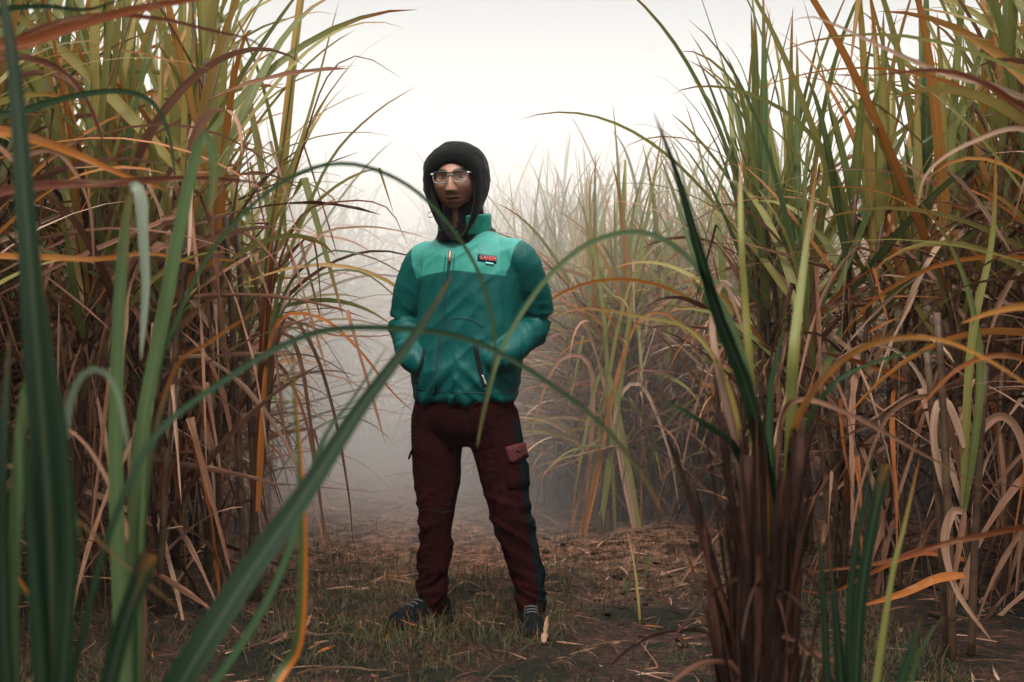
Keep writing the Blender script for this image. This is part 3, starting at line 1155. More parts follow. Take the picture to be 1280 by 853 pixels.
# ---- collar: stands round the neck, open at the front
def build_collar():
    n, rows = 40, 7
    ang = np.linspace(math.radians(-62), math.radians(242), n)       # gap in front; 90 = back
    V, F = [], []
    for k in range(rows):
        t = k / (rows - 1)
        for a in ang:
            back = 0.5 + 0.5 * math.sin(a)
            r = 0.098 - 0.004 * t + 0.004 * math.sin(3 * a)
            rd = 0.094 + 0.010 * t
            c = np.array([-0.022, -0.012 - 0.022 * t, 1.398])
            p = c + E1 * (r * math.cos(a)) - FR * (rd * math.sin(a)) + UPV * (0.072 * t * (0.75 + 0.25 * back) + 0.010 * back - 0.012 * (1 - back) * (1 - t))
            V.append(p)
    for k in range(rows - 1):
        for i in range(n - 1):
            F.append((k * n + i, k * n + i + 1, (k + 1) * n + i + 1, (k + 1) * n + i))
    me = mesh_from("collar", V, F)
    m = cloth_mat("collar_nylon", lambda nt, oc: bsdf(nt, mixc(nt, noise_tex(nt, oc, 20, 3)[0], (0.002, 0.16, 0.125), (0.03, 0.32, 0.235)), 0.45, 0.4,
                                                      bump(nt, noise_tex(nt, oc, 40.0, 4)[0], 0.6, 0.008)))
    o = link_mesh("collar", me, m, man)
    s = o.modifiers.new("thick", 'SOLIDIFY')
    s.thickness = 0.008
    s.offset = -1
    o.modifiers.new("sub", 'SUBSURF').render_levels = 1
    return o


build_collar()


# ---- hood: a shell round the head with the face open
def build_hood():
    """Rings in the plane of the face, from the drawn-in lining over the rim to the back of the head."""
    rings = [  # forward offset (head space, -y is forward), half width, top, bottom (z from the eyes)
        (-0.050, 0.0710, 0.046, -0.190), (-0.072, 0.0735, 0.045, -0.205), (-0.086, 0.0785, 0.052, -0.215), (-0.090, 0.0880, 0.068, -0.220),
        (-0.084, 0.0985, 0.087, -0.220), (-0.066, 0.1050, 0.104, -0.215), (-0.036, 0.1100, 0.119, -0.205), (0.004, 0.1120, 0.127, -0.195),
        (0.045, 0.1110, 0.120, -0.176), (0.084, 0.0930, 0.098, -0.168), (0.112, 0.0620, 0.062, -0.150), (0.124, 0.0240, 0.015, -0.115)]
    rows = smooth_path(rings, 70)
    n = 128
    V, F = [], []
    for i, (y, w, t, b) in enumerate(rows):
        for k in range(n):
            a = 2 * math.pi * k / n
            c, s = math.cos(a), math.sin(a)
            zc = t * 0.70 + b * 0.30
            if s >= 0:
                z = zc + (t - zc) * s ** 0.95
                xx = w * math.copysign(abs(c) ** 0.95, c)
            else:
                z = zc + (b - zc) * (-s) ** 0.9
                xx = w * math.copysign(abs(c) ** 0.80, c) * (1 - 0.46 * (-s) ** 2.2)
            yy = y + 0.018 * max(0, s) * (1 if y < -0.05 else 0.4) * -1 + (0.030 * max(0, -s) ** 1.5 if y < 0 else 0)
            V.append((xx, yy, z))
    for i in range(len(rows) - 1):
        for k in range(n):
            k2 = (k + 1) % n
            F.append((i * n + k, i * n + k2, (i + 1) * n + k2, (i + 1) * n + k))
    F.append(tuple((len(rows) - 1) * n + k for k in range(n)))
    co = np.array(V)
    # slack in the knit: a crease across the crown, sag at the cheeks
    dd = 0.0080 * ridged(co, (7, 10, 11), 2.0) + 0.0030 * ridged(co, (20, 22, 24), 5.0) - 0.003
    cen = co * np.array([1, 0.4, 1])
    out = cen / (np.linalg.norm(cen, axis=1, keepdims=True) + 1e-6)
    keep = np.clip((co[:, 1] + 0.08) / 0.03, 0, 1)
    co = co + out * (dd * keep)[:, None]
    me = mesh_from("hood", to_man(co), F)
    bm = bmesh.new()
    bm.from_mesh(me)
    bmesh.ops.recalc_face_normals(bm, faces=bm.faces)
    bm.to_mesh(me)
    bm.free()
    return link_mesh("hood", me, M_black, man)


hood = build_hood()


def build_hood_neck():
    """The hood's own collar: black cloth that falls open in a V over the jacket's neck."""
    n, rows = 44, 8
    ang = np.linspace(math.radians(-81), math.radians(261), n)
    V, F = [], []
    for k in range(rows):
        t = k / (rows - 1)
        for a in ang:
            fr_ = 0.5 - 0.5 * math.sin(a)
            lf = 0.5 - 0.5 * math.cos(a)
            r = 0.084 - 0.016 * t + 0.024 * (1 - t) ** 2 * fr_ * lf
            c = np.array([-0.024, -0.016 - 0.03 * t, 1.385])
            p = c + E1 * (r * math.cos(a)) - FR * (r * 1.02 * math.sin(a)) + UPV * (0.116 * t + 0.012 * (1 - fr_) - 0.035 * fr_ * (1 - t) + 0.02 * fr_ * lf)
            p = p + np.array([0.003, 0.003, 0.004]) * mnoise.noise(Vector(p * 22))
            V.append(p)
    for k in range(rows - 1):
        for i in range(n - 1):
            F.append((k * n + i, k * n + i + 1, (k + 1) * n + i + 1, (k + 1) * n + i))
    o = link_mesh("hood_neck", mesh_from("hood_neck", V, F), M_black, hood)
    s = o.modifiers.new("thick", 'SOLIDIFY')
    s.thickness = 0.006
    o.modifiers.new("sub", 'SUBSURF').render_levels = 1
    cp = [onto(tree_of(hood), 541, 268)[0]]
    p = cp[0]
    V, F = tube(np.array([p + Vector(v) for v in ((0, 0, 0.012), (-.012, -.006, .006), (-.020, -.008, -.004), (-.012, -.006, -.012), (0, -.002, -.010))]), np.full(5, 0.0016), 6)
    link_mesh("cord_loop", mesh_from("cord_loop", V, F), M_black, hood)


build_hood_neck()


# ---- glasses: clear frame, darker along the top
def build_glasses():
    def rounded(w, h, n=40, ex=3.4):
        pts = []
        for k in range(n):
            a = 2 * math.pi * k / n
            c, s = math.cos(a), math.sin(a)
            taper = 1 - 0.10 * (0.5 - 0.5 * s)
            pts.append((math.copysign(abs(c) ** (2 / ex), c) * w * taper, math.copysign(abs(s) ** (2 / ex), s) * h))
        return pts
    gm, nt, out = new_mat("clear_acetate")
    b = bsdf(nt, (0.20, 0.21, 0.208), 0.25, 0.4)
    nt.links.new(b.outputs[0], out.inputs["Surface"])
    top = simple("dark_brow_bar", (0.045, 0.050, 0.052), 0.3)
    lens_m, nt, out = new_mat("lens_glass")
    tr = nd(nt, "ShaderNodeBsdfTransparent")
    tr.inputs[0].default_value = (0.93, 0.95, 0.96, 1)
    gl = nd(nt, "ShaderNodeBsdfGlossy")
    gl.inputs["Roughness"].default_value = 0.04
    mx = nd(nt, "ShaderNodeMixShader")
    mx.inputs[0].default_value = 0.045
    nt.links.new(tr.outputs[0], mx.inputs[1])
    nt.links.new(gl.outputs[0], mx.inputs[2])
    nt.links.new(mx.outputs[0], out.inputs["Surface"])
    yl = -0.1135
    S = Shape()
    parts = []
    for s in (-1, 1):
        o = rounded(0.0290, 0.0218)
        i_ = rounded(0.0252, 0.0178)
        cx = s * 0.0350
        n = len(o)
        V, F = [], []
        for pts in (o, i_):
            for dy in (0.0, 0.0035):
                for x, z in pts:
                    V.append((cx + x, yl + dy + 0.10 * (abs(cx + x) ** 2) / 0.06 * 0.5, z - 0.001))
        for k in range(n):
            k2 = (k + 1) % n
            F += [(k, k2, 2 * n + k2, 2 * n + k), (n + k2, n + k, 3 * n + k, 3 * n + k2), (k2, k, n + k, n + k2), (2 * n + k, 2 * n + k2, 3 * n + k2, 3 * n + k)]
        S.add(V, F)
        L = [(cx + x, yl + 0.0018 + 0.10 * (abs(cx + x) ** 2) / 0.06 * 0.5, z - 0.001) for x, z in i_]
        parts.append(("lens", L))
        # temple arm, and the pale hinge block at the corner
        P = np.array([(s * 0.0630, yl + 0.005, 0.0125), (s * 0.0705, yl + 0.018, 0.0115), (s * 0.0760, -0.045, 0.008), (s * 0.0775, 0.0, 0.008)])
        S.add(*tube(P, np.array([0.0032, 0.0028, 0.0020, 0.0018]), 8))
    S.add(*tube(np.array([(-0.0085, yl + 0.001, 0.003), (-0.003, yl - 0.001, 0.0065), (0.003, yl - 0.001, 0.0065), (0.0085, yl + 0.001, 0.003)]), np.full(4, 0.0022), 8))
    fr = link_mesh("glasses", mesh_from("glasses", to_man(np.array(S.V)), S.F), gm, man)
    for nm, L in parts:
        link_mesh(nm, mesh_from(nm, to_man(np.array(L)), [tuple(range(len(L)))]), lens_m, fr, smooth=False)
    hm = simple("pale_hinge", (0.8, 0.8, 0.77), 0.3)
    for s in (-1, 1):
        P = np.array([(s * 0.0085, yl - 0.0004, 0.0150), (s * 0.020, yl - 0.0002, 0.0190), (s * 0.035, yl + 0.0004, 0.0195), (s * 0.056, yl + 0.0026, 0.0180)])
        V, F = tube(P, np.array([0.0014, 0.0026, 0.0028, 0.0018]), 8)
        link_mesh("brow_bar", mesh_from("brow_bar", to_man(np.array(V)), F), top, fr)
        V, F = ellipsoid((s * 0.0645, yl + 0.0040, 0.0125), (0.0042, 0.0035, 0.0036), 10, 6)
        link_mesh("hinge", mesh_from("hinge", to_man(np.array(V)), F), hm, fr)


build_glasses()


# ---- trousers
def trouser_surface(nt, oc):
    sp = nd(nt, "ShaderNodeSeparateXYZ")
    nt.links.new(oc, sp.inputs[0])
    X, Y, Z = sp.outputs
    n1, _ = noise_tex(nt, oc, 9.0, 4, 0.6)
    n2, _ = noise_tex(nt, oc, 240.0, 3, 0.6)
    c = mixc(nt, n1, (0.006, 0.0014, 0.0016), (0.026, 0.0026, 0.0026))
    c = mixc(nt, mth(nt, 'MULTIPLY', n2, 0.18), c, (0.036, 0.005, 0.005))
    # navy stripe down the outside of his left leg
    line = mth(nt, 'ADD', 0.200, mth(nt, 'MULTIPLY', mth(nt, 'SUBTRACT', 0.40, Z), 0.155))
    hi = mth(nt, 'ADD', line, mth(nt, 'MULTIPLY', mth(nt, 'MAXIMUM', mth(nt, 'SUBTRACT', Z, 0.40), 0.0), 0.02))
    st = mth(nt, 'GREATER_THAN', X, hi)
    c = mixc(nt, mth(nt, 'MULTIPLY', st, mth(nt, 'LESS_THAN', Z, 0.74)), c, (0.003, 0.007, 0.009))
    wr, _ = noise_tex(nt, oc, 30.0, 5, 0.6, 0.8)
    return bsdf(nt, c, 0.88, 0.05, bump(nt, mth(nt, 'ADD', wr, mth(nt, 'MULTIPLY', n2, 0.05)), 0.6, 0.014))


M_trouser = cloth_mat("maroon_cotton", trouser_surface)


def build_trousers():
    S = Shape()
    S.loft([(-.020, 0.004, .645, .08, .06), (-.024, 0.004, .69, .165, .112), (-.025, 0.002, .75, .182, .125), (-.022, 0, .83, .172, .120)], 14, 32, power=2.3)
    S.limb([(HIP_L[0] - .004, HIP_L[1], .74, .100), (.106, -.035, .62, .088), (.124, -.050, .52, .082), (KN_L[0] + .004, KN_L[1] - .005, .42, .074), (.172, -.072, .32, .066), (.203, -.072, .20, .059), (AN_L[0], AN_L[1], .11, .053), (AN_L[0] + .002, AN_L[1], .075, .052)], 44, 26)
    S.limb([(HIP_R[0] - .004, HIP_R[1], .74, .100), (-.120, .026, .62, .090), (-.120, .014, .52, .080), (KN_R[0], KN_R[1], .42, .069), (-.124, .004, .32, .060), (-.131, .012, .20, .055), (AN_R[0], AN_R[1], .11, .052), (AN_R[0], AN_R[1], .075, .053)], 44, 26)
    me = S.fused("trousers", 0.0075, 6, 0.5)
    co, no = get_co(me), get_no(me)
    z = co[:, 2]
    d = 0.0035 * nz(co, (18, 18, 10), 2.0)
    d += 0.0050 * ridged(co, (10, 10, 4.0), 8.0) * np.clip((z - 0.42) / 0.12, 0, 1)
    q = np.stack([co[:, 0], co[:, 1], z + 0.5 * co[:, 0] * np.sign(co[:, 0] - 0.01)], -1)
    d += 0.0120 * gs(z - 0.36, 0.085) * sharp(q, (5, 5, 17), 1.0)
    d += 0.0130 * gs(z - 0.13, 0.060) * sharp(q, (6, 6, 24), 4.0)
    d += 0.0080 * gs(z - 0.24, 0.07) * sharp(q, (6, 6, 15), 6.0)
    set_co(me, co + no * d[:, None])
    return link_mesh("trousers", me, M_trouser, man)


trousers = build_trousers()
TT = tree_of(trousers)
M_flap = cloth_mat("maroon_pocket", lambda nt, oc: bsdf(nt, mixc(nt, noise_tex(nt, oc, 40, 4)[0], (0.055, 0.010, 0.012), (0.115, 0.026, 0.027)), 0.75, 0.2,
                                                        bump(nt, noise_tex(nt, oc, 70.0, 4)[0], 0.6, 0.008)))
pocket = patch("cargo_pocket", TT, [[(631 + 26 * i / 6 + 3.5 * j / 6, 560 - 4.5 * i / 6 + 52 * j / 6) for i in range(7)] for j in range(7)], 0.007, M_trouser, trousers)
flap = patch("pocket_flap", TT, [[(632 + 25 * i / 6 + 5 * j / 4 - 1, 559 - 6 * i / 6 + (19 + 3 * math.sin(i * 1.1)) * j / 4) for i in range(7)] for j in range(5)], 0.0135, M_flap, pocket)
seam_line("button", TT, [(643, 563), (644.5, 565), (646.5, 566)], 2.6, 0.0165, M_lining, flap, 5)
for pts in ([(575, 503), (581, 520), (586, 540), (588, 556)], [(521, 640), (535, 637), (552, 641), (566, 638)]):
    seam_line("fly_seam" if pts[0][0] == 575 else "knee_seam", TT, pts, 1.2, 0.0015, M_lining, trousers, 20)
side = onto(TT, 519, 566)[0]
V, F = [], []
for j, (zz, out_, hw) in enumerate(((0.030, -0.004, 0.030), (0.004, 0.012, 0.033), (-0.028, 0.022, 0.036))):
    for yy in (-1, 0, 1):
        V.append((side.x - 0.008 - out_ * (1.0 if yy < 1 else .8), side.y + 0.03 + yy * hw, side.z + zz))
for j in range(2):
    for i in range(2):
        F.append((j * 3 + i, j * 3 + i + 1, j * 3 + i + 4, j * 3 + i + 3))
rf = link_mesh("pocket_flap", mesh_from("pocket_flap", V, F), M_trouser, trousers)
sm_ = rf.modifiers.new("thick", 'SOLIDIFY')
sm_.thickness = 0.006
rf.modifiers.new("sub", 'SUBSURF').render_levels = 2


# ---- shoes
M_shoe = cloth_mat("black_shoe_upper", lambda nt, oc: bsdf(nt, mixc(nt, noise_tex(nt, oc, 50, 3)[0], (0.002, 0.003, 0.0035), (0.006, 0.008, 0.009)), 0.8, 0.06,
                                                           bump(nt, noise_tex(nt, oc, 180.0, 3)[0], 0.4, 0.004)))
M_sole = simple("black_rubber_sole", (0.005, 0.006, 0.0065), 0.8, 0.1)
M_lace = simple("grey_lace", (0.08, 0.09, 0.09), 0.7)


def build_shoe(an, dirv):
    d = np.array([*dirv, 0.0]) / np.linalg.norm(dirv)
    s = np.array([-d[1], d[0], 0.0])
    c = np.array([an[0], an[1], 0.0])
    rows = [(-.075, .020, .075), (-.066, .034, .098), (-.035, .040, .108), (.010, .041, .104), (.050, .044, .098), (.095, .049, .084), (.140, .050, .072), (.175, .042, .058), (.194, .022, .038)]
    R = smooth_path(rows, 26)
    n = 22
    V, F = [], []
    for q in R:
        for k in range(n):
            a = math.pi * k / (n - 1)
            V.append(c + d * q[0] + s * math.cos(a) * q[1] * (1 - 0.25 * math.sin(a)) + UPV * (0.022 + math.sin(a) ** 0.8 * (q[2] - 0.022)))
    for i in range(len(R) - 1):
        for k in range(n - 1):
            F.append((i * n + k, i * n + k + 1, (i + 1) * n + k + 1, (i + 1) * n + k))
    F.append(tuple(range(n)))
    F.append(tuple((len(R) - 1) * n + k for k in range(n - 1, -1, -1)))
    up = link_mesh("shoe", mesh_from("shoe", V, F), M_shoe, man)
    V, F = [], []
    m = 0
    for z, g in ((-0.002, 0.0), (0.004, .004), (0.018, .005), (0.027, .002)):
        ring = [(q[0], q[1] + g) for q in R] + [(q[0], -(q[1] + g)) for q in R[::-1]]
        for a, b in ring:
            V.append(c + d * (a * 1.03) + s * b + UPV * (z + 0.010 * max(0, (a - .12) / .07) ** 2))
        m = len(ring)
    for j in range(3):
        for k in range(m):
            k2 = (k + 1) % m
            F.append((j * m + k, j * m + k2, (j + 1) * m + k2, (j + 1) * m + k))
    F.append(tuple(range(m - 1, -1, -1)))
    F.append(tuple(3 * m + k for k in range(m)))
    link_mesh("sole", mesh_from("sole", V, F), M_sole, up)
    for k in range(4):
        a = 0.045 + 0.02 * k
        zt = float(np.interp(a, R[:, 0], R[:, 2]))
        P = np.array([c + d * a + s * x + UPV * (zt - 0.004 - 8 * x * x + 0.004) for x in (-.022, -.01, 0, .01, .022)])
        link_mesh("lace", mesh_from("lace", *tube(P, np.full(5, 0.0026), 6)), M_lace, up)


build_shoe(AN_L, (0.06, -1.0))
build_shoe(AN_R, (-0.72, -0.70))
# ================================================================== NEAR CANE, leaf by leaf
M_tip = mat_green("cane_leaf_orange_tip", [(0.0, (0.009, 0.048, 0.026)), (1.0, (0.10, 0.14, 0.04))], dry_tip=0.62, edge=0.8, rough=0.45)


def mat_half():
    """A blade dried to orange along one side of its midrib."""
    m, nt, out = new_mat("cane_leaf_half_orange")
    r, v, u, a = leaf_data_nodes(nt)
    s1 = streaks(nt, r, v, u, 14.0, 2.5)
    g = ramp(nt, r, [(0.0, (0.006, 0.034, 0.016)), (1.0, (0.09, 0.13, 0.03))])
    g = mixc(nt, mth(nt, 'MULTIPLY', s1, 0.4), g, (0.10, 0.12, 0.03))
    o_ = ramp(nt, s1, [(0.3, (0.30, 0.070, 0.010)), (0.6, (0.55, 0.170, 0.020)), (0.8, (0.60, 0.26, 0.04))])
    f = sstep(nt, mth(nt, 'ADD', mth(nt, 'ADD', u, mth(nt, 'MULTIPLY', s1, 0.25)), mth(nt, 'MULTIPLY', v, -0.35)), 0.45, 0.60)
    leaf_shader(nt, out, mixc(nt, f, g, o_), 0.45, 0.3)
    return m


M_edge = mat_half()
M_sheath = cloth_mat("dead_sheath", lambda nt, oc: bsdf(nt, ramp(nt, noise_tex(nt, oc, 30, 5, 0.7)[0], [(0.3, (0.018, 0.009, 0.007)), (0.6, (0.065, 0.030, 0.020)), (0.8, (0.13, 0.065, 0.04))]), 0.85, 0.15))


def hero_leaf(parent, pts, width, mat, r=0.3, roll=0.35, twist=0.3, fold=0.3, kind='green', dry=False, a=0.5, n=44):
    """One blade through (pixel x, pixel y, depth) control points; width in photo pixels at its own depth; it is parented to its plant."""
    C, d = [], pts[0][2]
    for p in pts:
        d = p[2] if len(p) > 2 else d
        C.append(at(p[0], p[1], d))
    P = smooth_path([tuple(c) for c in C], n)
    # spread the stations evenly
    L = np.concatenate([[0], np.cumsum(np.linalg.norm(np.diff(P, axis=0), axis=1))])
    P = np.stack([np.interp(np.linspace(0, L[-1], n), L, P[:, k]) for k in range(3)], -1)
    T = np.gradient(P, axis=0)
    T /= np.linalg.norm(T, axis=1, keepdims=True)
    view = np.array([0, 0, CAM_Z]) - P
    view /= np.linalg.norm(view, axis=1, keepdims=True)
    S = np.cross(T, view)
    S /= np.linalg.norm(S, axis=1, keepdims=True)
    N = np.cross(S, T)
    t = np.linspace(0, 1, n)
    ang = roll + twist * np.sin(t * 3.0 + roll * 5)
    S2 = S * np.cos(ang)[:, None] + N * np.sin(ang)[:, None]
    N2 = -S * np.sin(ang)[:, None] + N * np.cos(ang)[:, None]
    dm = np.mean([c.y for c in C])
    hw = 0.5 * width * dm / F_PX * width_profile(t, kind) / max(0.6, math.cos(roll))
    B = Leaves()
    B.strip(P, S2, N2, hw, r, a, fold, 5)
    o = link_mesh("leaf", B.mesh("leaf"), mat, parent)
    o.matrix_parent_inverse = parent.matrix_basis.inverted()
    return o


def near_plant(px, d, label, stalk_h=0.5, stalks=1, group=None, r=0.013):
    p = at(px, 600, d)
    root = empty("sugarcane_plant", (p.x, d, ground_h(p.x, d)))
    tag(root, label, "sugarcane plant", group)
    rg = random.Random(int(px * 7 + d * 100))
    for k in range(stalks):
        bx, by = rg.uniform(-.05, .05) * (stalks > 1), rg.uniform(-.05, .05) * (stalks > 1)
        P, _ = stalk_path(rg, bx, by, stalk_h * rg.uniform(0.85, 1.1), 0.06)
        V, F = tube(P, np.linspace(r, r * 0.8, len(P)), 9)
        link_mesh("stalk", mesh_from("stalk", V, F), M_stalk, root)
    return root


A = near_plant(60, 1.35, "young cane with broad dark green upright blades at the lower left corner", 0.42)
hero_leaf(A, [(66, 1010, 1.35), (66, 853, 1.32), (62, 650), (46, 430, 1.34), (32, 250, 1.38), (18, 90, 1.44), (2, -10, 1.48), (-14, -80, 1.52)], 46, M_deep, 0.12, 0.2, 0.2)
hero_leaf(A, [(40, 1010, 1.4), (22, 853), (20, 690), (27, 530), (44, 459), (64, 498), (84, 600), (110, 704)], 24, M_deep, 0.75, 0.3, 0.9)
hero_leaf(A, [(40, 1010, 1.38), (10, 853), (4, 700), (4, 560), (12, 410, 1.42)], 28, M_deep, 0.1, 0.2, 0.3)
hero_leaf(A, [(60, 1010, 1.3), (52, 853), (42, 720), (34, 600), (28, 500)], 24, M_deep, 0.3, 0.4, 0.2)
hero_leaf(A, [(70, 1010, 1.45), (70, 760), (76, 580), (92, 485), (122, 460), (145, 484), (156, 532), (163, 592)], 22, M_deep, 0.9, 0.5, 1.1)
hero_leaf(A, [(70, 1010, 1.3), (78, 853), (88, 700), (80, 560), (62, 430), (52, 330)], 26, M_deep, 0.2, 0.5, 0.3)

B = near_plant(168, 1.95, "young cane with pale blades, one bent sharply over at its tip", 0.45)
hero_leaf(B, [(168, 960, 1.95), (170, 700), (178, 545), (200, 420), (222, 300), (242, 205), (255, 166), (265, 186), (267, 228), (262, 268)], 22, M_deep, 0.78, 0.25, 0.25, kind="long", a=0.1)
hero_leaf(B, [(168, 960, 1.95), (172, 640), (195, 480), (225, 392), (262, 318), (310, 262), (350, 230), (395, 209), (445, 206), (500, 226, 2.0), (545, 262), (588, 320), (611, 380), (619, 440), (607, 500), (598, 556)], 6.5, M_deep, 0.50, 0.3, 0.4, kind='long', n=80)
hero_leaf(B, [(160, 960, 1.9), (146, 600), (148, 420), (154, 310), (162, 246), (170, 233)], 22, M_deep, 0.74, 0.3, 0.3, kind="long", a=0.05)
hero_leaf(B, [(163, 236, 1.9), (170, 234, 1.89), (175, 250, 1.885), (177, 290, 1.88), (181, 360), (176, 452)], 20, M_deep, 0.97, 0.1, 0.5, a=0.05)
hero_leaf(B, [(170, 960, 2.0), (180, 640), (215, 470), (262, 428), (330, 382)], 15, M_tip, 0.2, 0.3, 0.5)
hero_leaf(B, [(170, 960, 2.0), (180, 760), (150, 640), (110, 560), (60, 520)], 13, M_dry, 0.7, 0.3, 0.9)

Cp = near_plant(150, 1.4, "cane whose very broad dark blade slants up across the lower left", 0.3)
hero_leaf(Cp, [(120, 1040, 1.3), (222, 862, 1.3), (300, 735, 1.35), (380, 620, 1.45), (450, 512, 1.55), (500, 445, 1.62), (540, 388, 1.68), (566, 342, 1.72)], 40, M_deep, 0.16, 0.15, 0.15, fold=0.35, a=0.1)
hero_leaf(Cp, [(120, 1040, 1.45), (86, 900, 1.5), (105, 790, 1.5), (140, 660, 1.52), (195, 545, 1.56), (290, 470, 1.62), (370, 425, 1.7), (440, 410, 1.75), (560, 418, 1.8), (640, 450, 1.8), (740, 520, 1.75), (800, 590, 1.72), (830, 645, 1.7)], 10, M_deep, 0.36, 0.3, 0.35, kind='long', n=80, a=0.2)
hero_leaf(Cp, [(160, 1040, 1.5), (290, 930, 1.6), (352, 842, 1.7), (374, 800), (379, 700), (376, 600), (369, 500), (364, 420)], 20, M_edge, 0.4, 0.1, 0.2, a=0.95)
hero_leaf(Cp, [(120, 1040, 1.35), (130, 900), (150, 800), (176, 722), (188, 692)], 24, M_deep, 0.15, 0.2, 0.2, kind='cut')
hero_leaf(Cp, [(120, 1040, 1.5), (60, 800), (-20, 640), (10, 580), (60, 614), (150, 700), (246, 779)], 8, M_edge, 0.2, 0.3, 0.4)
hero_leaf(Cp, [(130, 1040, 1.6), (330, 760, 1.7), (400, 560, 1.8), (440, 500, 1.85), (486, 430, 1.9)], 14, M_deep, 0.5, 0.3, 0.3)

E = near_plant(-95, 2.3, "cane just out of sight sending rust and orange blades across the top corner", 1.25, 2)
hero_leaf(E, [(-110, 330, 2.3), (-70, 130), (-20, 62), (30, 55), (90, 34), (160, 14), (230, 1), (300, -10)], 27, M_rust, 0.35, 0.2, 0.3, a=0.3)
hero_leaf(E, [(-110, 330, 2.4), (-60, 140), (0, 66), (60, 32), (130, 19), (200, 24), (262, 38), (318, 52), (352, 84)], 12, M_rust, 0.08, 0.3, 0.4)
hero_leaf(E, [(-110, 360, 2.4), (-80, 210), (-20, 166), (40, 174), (95, 193), (150, 217), (210, 238)], 22, M_rust, 0.75, 0.25, 0.4)
hero_leaf(E, [(-110, 380, 2.3), (-80, 280), (-10, 244), (60, 232), (140, 229), (230, 223), (300, 226), (345, 233)], 18, M_rust, 0.05, 0.3, 0.4)
hero_leaf(E, [(-110, 330, 2.5), (-50, 110), (0, 74), (50, 76), (88, 98), (116, 142), (137, 205)], 15, M_rust, 0.02, 0.3, 0.5)
hero_leaf(E, [(-110, 360, 2.4), (-40, 165), (20, 142), (90, 121), (150, 114), (190, 128), (212, 172), (221, 250)], 13, M_deep, 0.4, 0.4, 0.5)
hero_leaf(E, [(-110, 400, 2.4), (-40, 180), (5, 190), (15, 200), (70, 190), (110, 250), (118, 340)], 10, M_dry, 0.7, 0.3, 0.9)
hero_leaf(E, [(-110, 420, 2.5), (-40, 330), (40, 322), (120, 324), (190, 317), (262, 334)], 12, M_rust, 0.85, 0.3, 0.5)
hero_leaf(E, [(-110, 420, 2.2), (-60, 90), (-10, 20), (50, 8), (110, 12), (170, -8)], 16, M_deep, 0.25, 0.3, 0.5)

# ---- the brown stool on the right with its cut-off top
R = empty("sugarcane_plant", (at(955, 600, 2.35).x, 2.35, ground_h(0.41, 2.35)))
tag(R, "brown stool of dead sheaths with cut top and arching green blades, nearest the path", "sugarcane plant")
rg = random.Random(77)
for k, (dx, dy, h, rr) in enumerate(((-.04, .0, .80, .012), (.0, .02, .66, .011), (.02, -.02, .62, .011), (.045, .015, .86, .011), (-.015, -.03, .58, .011))):
    P, _ = stalk_path(rg, dx, dy, h, 0.03)
    V, F = tube(P, np.linspace(rr * 1.1, rr * 0.95, len(P)), 10)
    link_mesh("stalk", mesh_from("stalk", V, F), M_sheath, R)
D_ = Leaves()
for k in range(300):
    a_ = rg.uniform(0, 6.28)
    rr = 0.048 * math.sqrt(rg.random())
    z0 = rg.uniform(-0.02, 0.55)
    if rg.random() < 0.86:
        arch_leaf(D_, rg, (rr * math.cos(a_), rr * math.sin(a_), z0), a_, math.radians(rg.uniform(76, 93)), rg.uniform(0.2, 0.46), rg.uniform(0.007, 0.030), rg.gauss(0, 0.2), 1.5,
                  rg.gauss(0, 0.5), rg.gauss(0, 0.8), 'dry', min(0.5, max(0, rg.gauss(0.2, 0.2))), 10, 0.1, 0.6)
    else:
        el = math.radians(rg.uniform(-20, 75))
        arch_leaf(D_, rg, (rr * math.cos(a_), rr * math.sin(a_), max(0.1, z0 + 0.1)), a_, el, rg.uniform(0.15, 0.32), rg.uniform(0.006, 0.016), el + rg.uniform(0.8, 1.5), rg.uniform(0.4, 1.0),
                  rg.gauss(0, 0.9), rg.gauss(0, 2.2), 'dry', min(0.8, max(0, rg.gauss(0.3, 0.2))), 11, rg.gauss(0, 0.5), 0.5)
link_mesh("dry_leaves", D_.mesh("dry_leaves"), mat_dry("dead_sheath_strips", [(0.0, (0.012, 0.006, 0.005)), (0.3, (0.045, 0.018, 0.012)), (0.6, (0.13, 0.055, 0.035)), (1.0, (0.30, 0.15, 0.10))], 0.12), R)
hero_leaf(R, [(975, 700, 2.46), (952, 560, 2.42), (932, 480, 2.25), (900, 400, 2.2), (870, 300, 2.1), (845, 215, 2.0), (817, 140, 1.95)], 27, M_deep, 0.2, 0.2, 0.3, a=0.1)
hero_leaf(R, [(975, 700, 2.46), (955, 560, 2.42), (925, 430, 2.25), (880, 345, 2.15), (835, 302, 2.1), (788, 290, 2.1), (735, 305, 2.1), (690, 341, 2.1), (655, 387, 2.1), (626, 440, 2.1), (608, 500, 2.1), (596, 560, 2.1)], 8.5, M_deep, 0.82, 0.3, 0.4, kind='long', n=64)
hero_leaf(R, [(990, 700, 2.46), (990, 560, 2.42), (992, 450, 2.3), (1004, 340, 2.4), (1016, 245, 2.45), (1022, 190)], 20, M_green, 0.42, 0.2, 0.2, a=0.1)
hero_leaf(R, [(950, 700, 2.46), (944, 560, 2.42), (938, 460, 2.3), (932, 380), (926, 280), (926, 190, 2.5)], 14, M_green, 0.5, 0.3, 0.3)
hero_leaf(R, [(985, 700, 2.46), (990, 560, 2.42), (1010, 500, 2.1), (1055, 449, 2.0), (1110, 425, 1.9), (1170, 424, 1.8), (1230, 447, 1.75), (1310, 498, 1.7)], 14, M_rust, 0.97, 0.35, 0.3, n=56)
hero_leaf(R, [(985, 700, 2.46), (1000, 560, 2.42), (1035, 488, 2.3), (1085, 456), (1150, 440), (1200, 446)], 9, M_deep, 0.5, 0.4, 0.4)
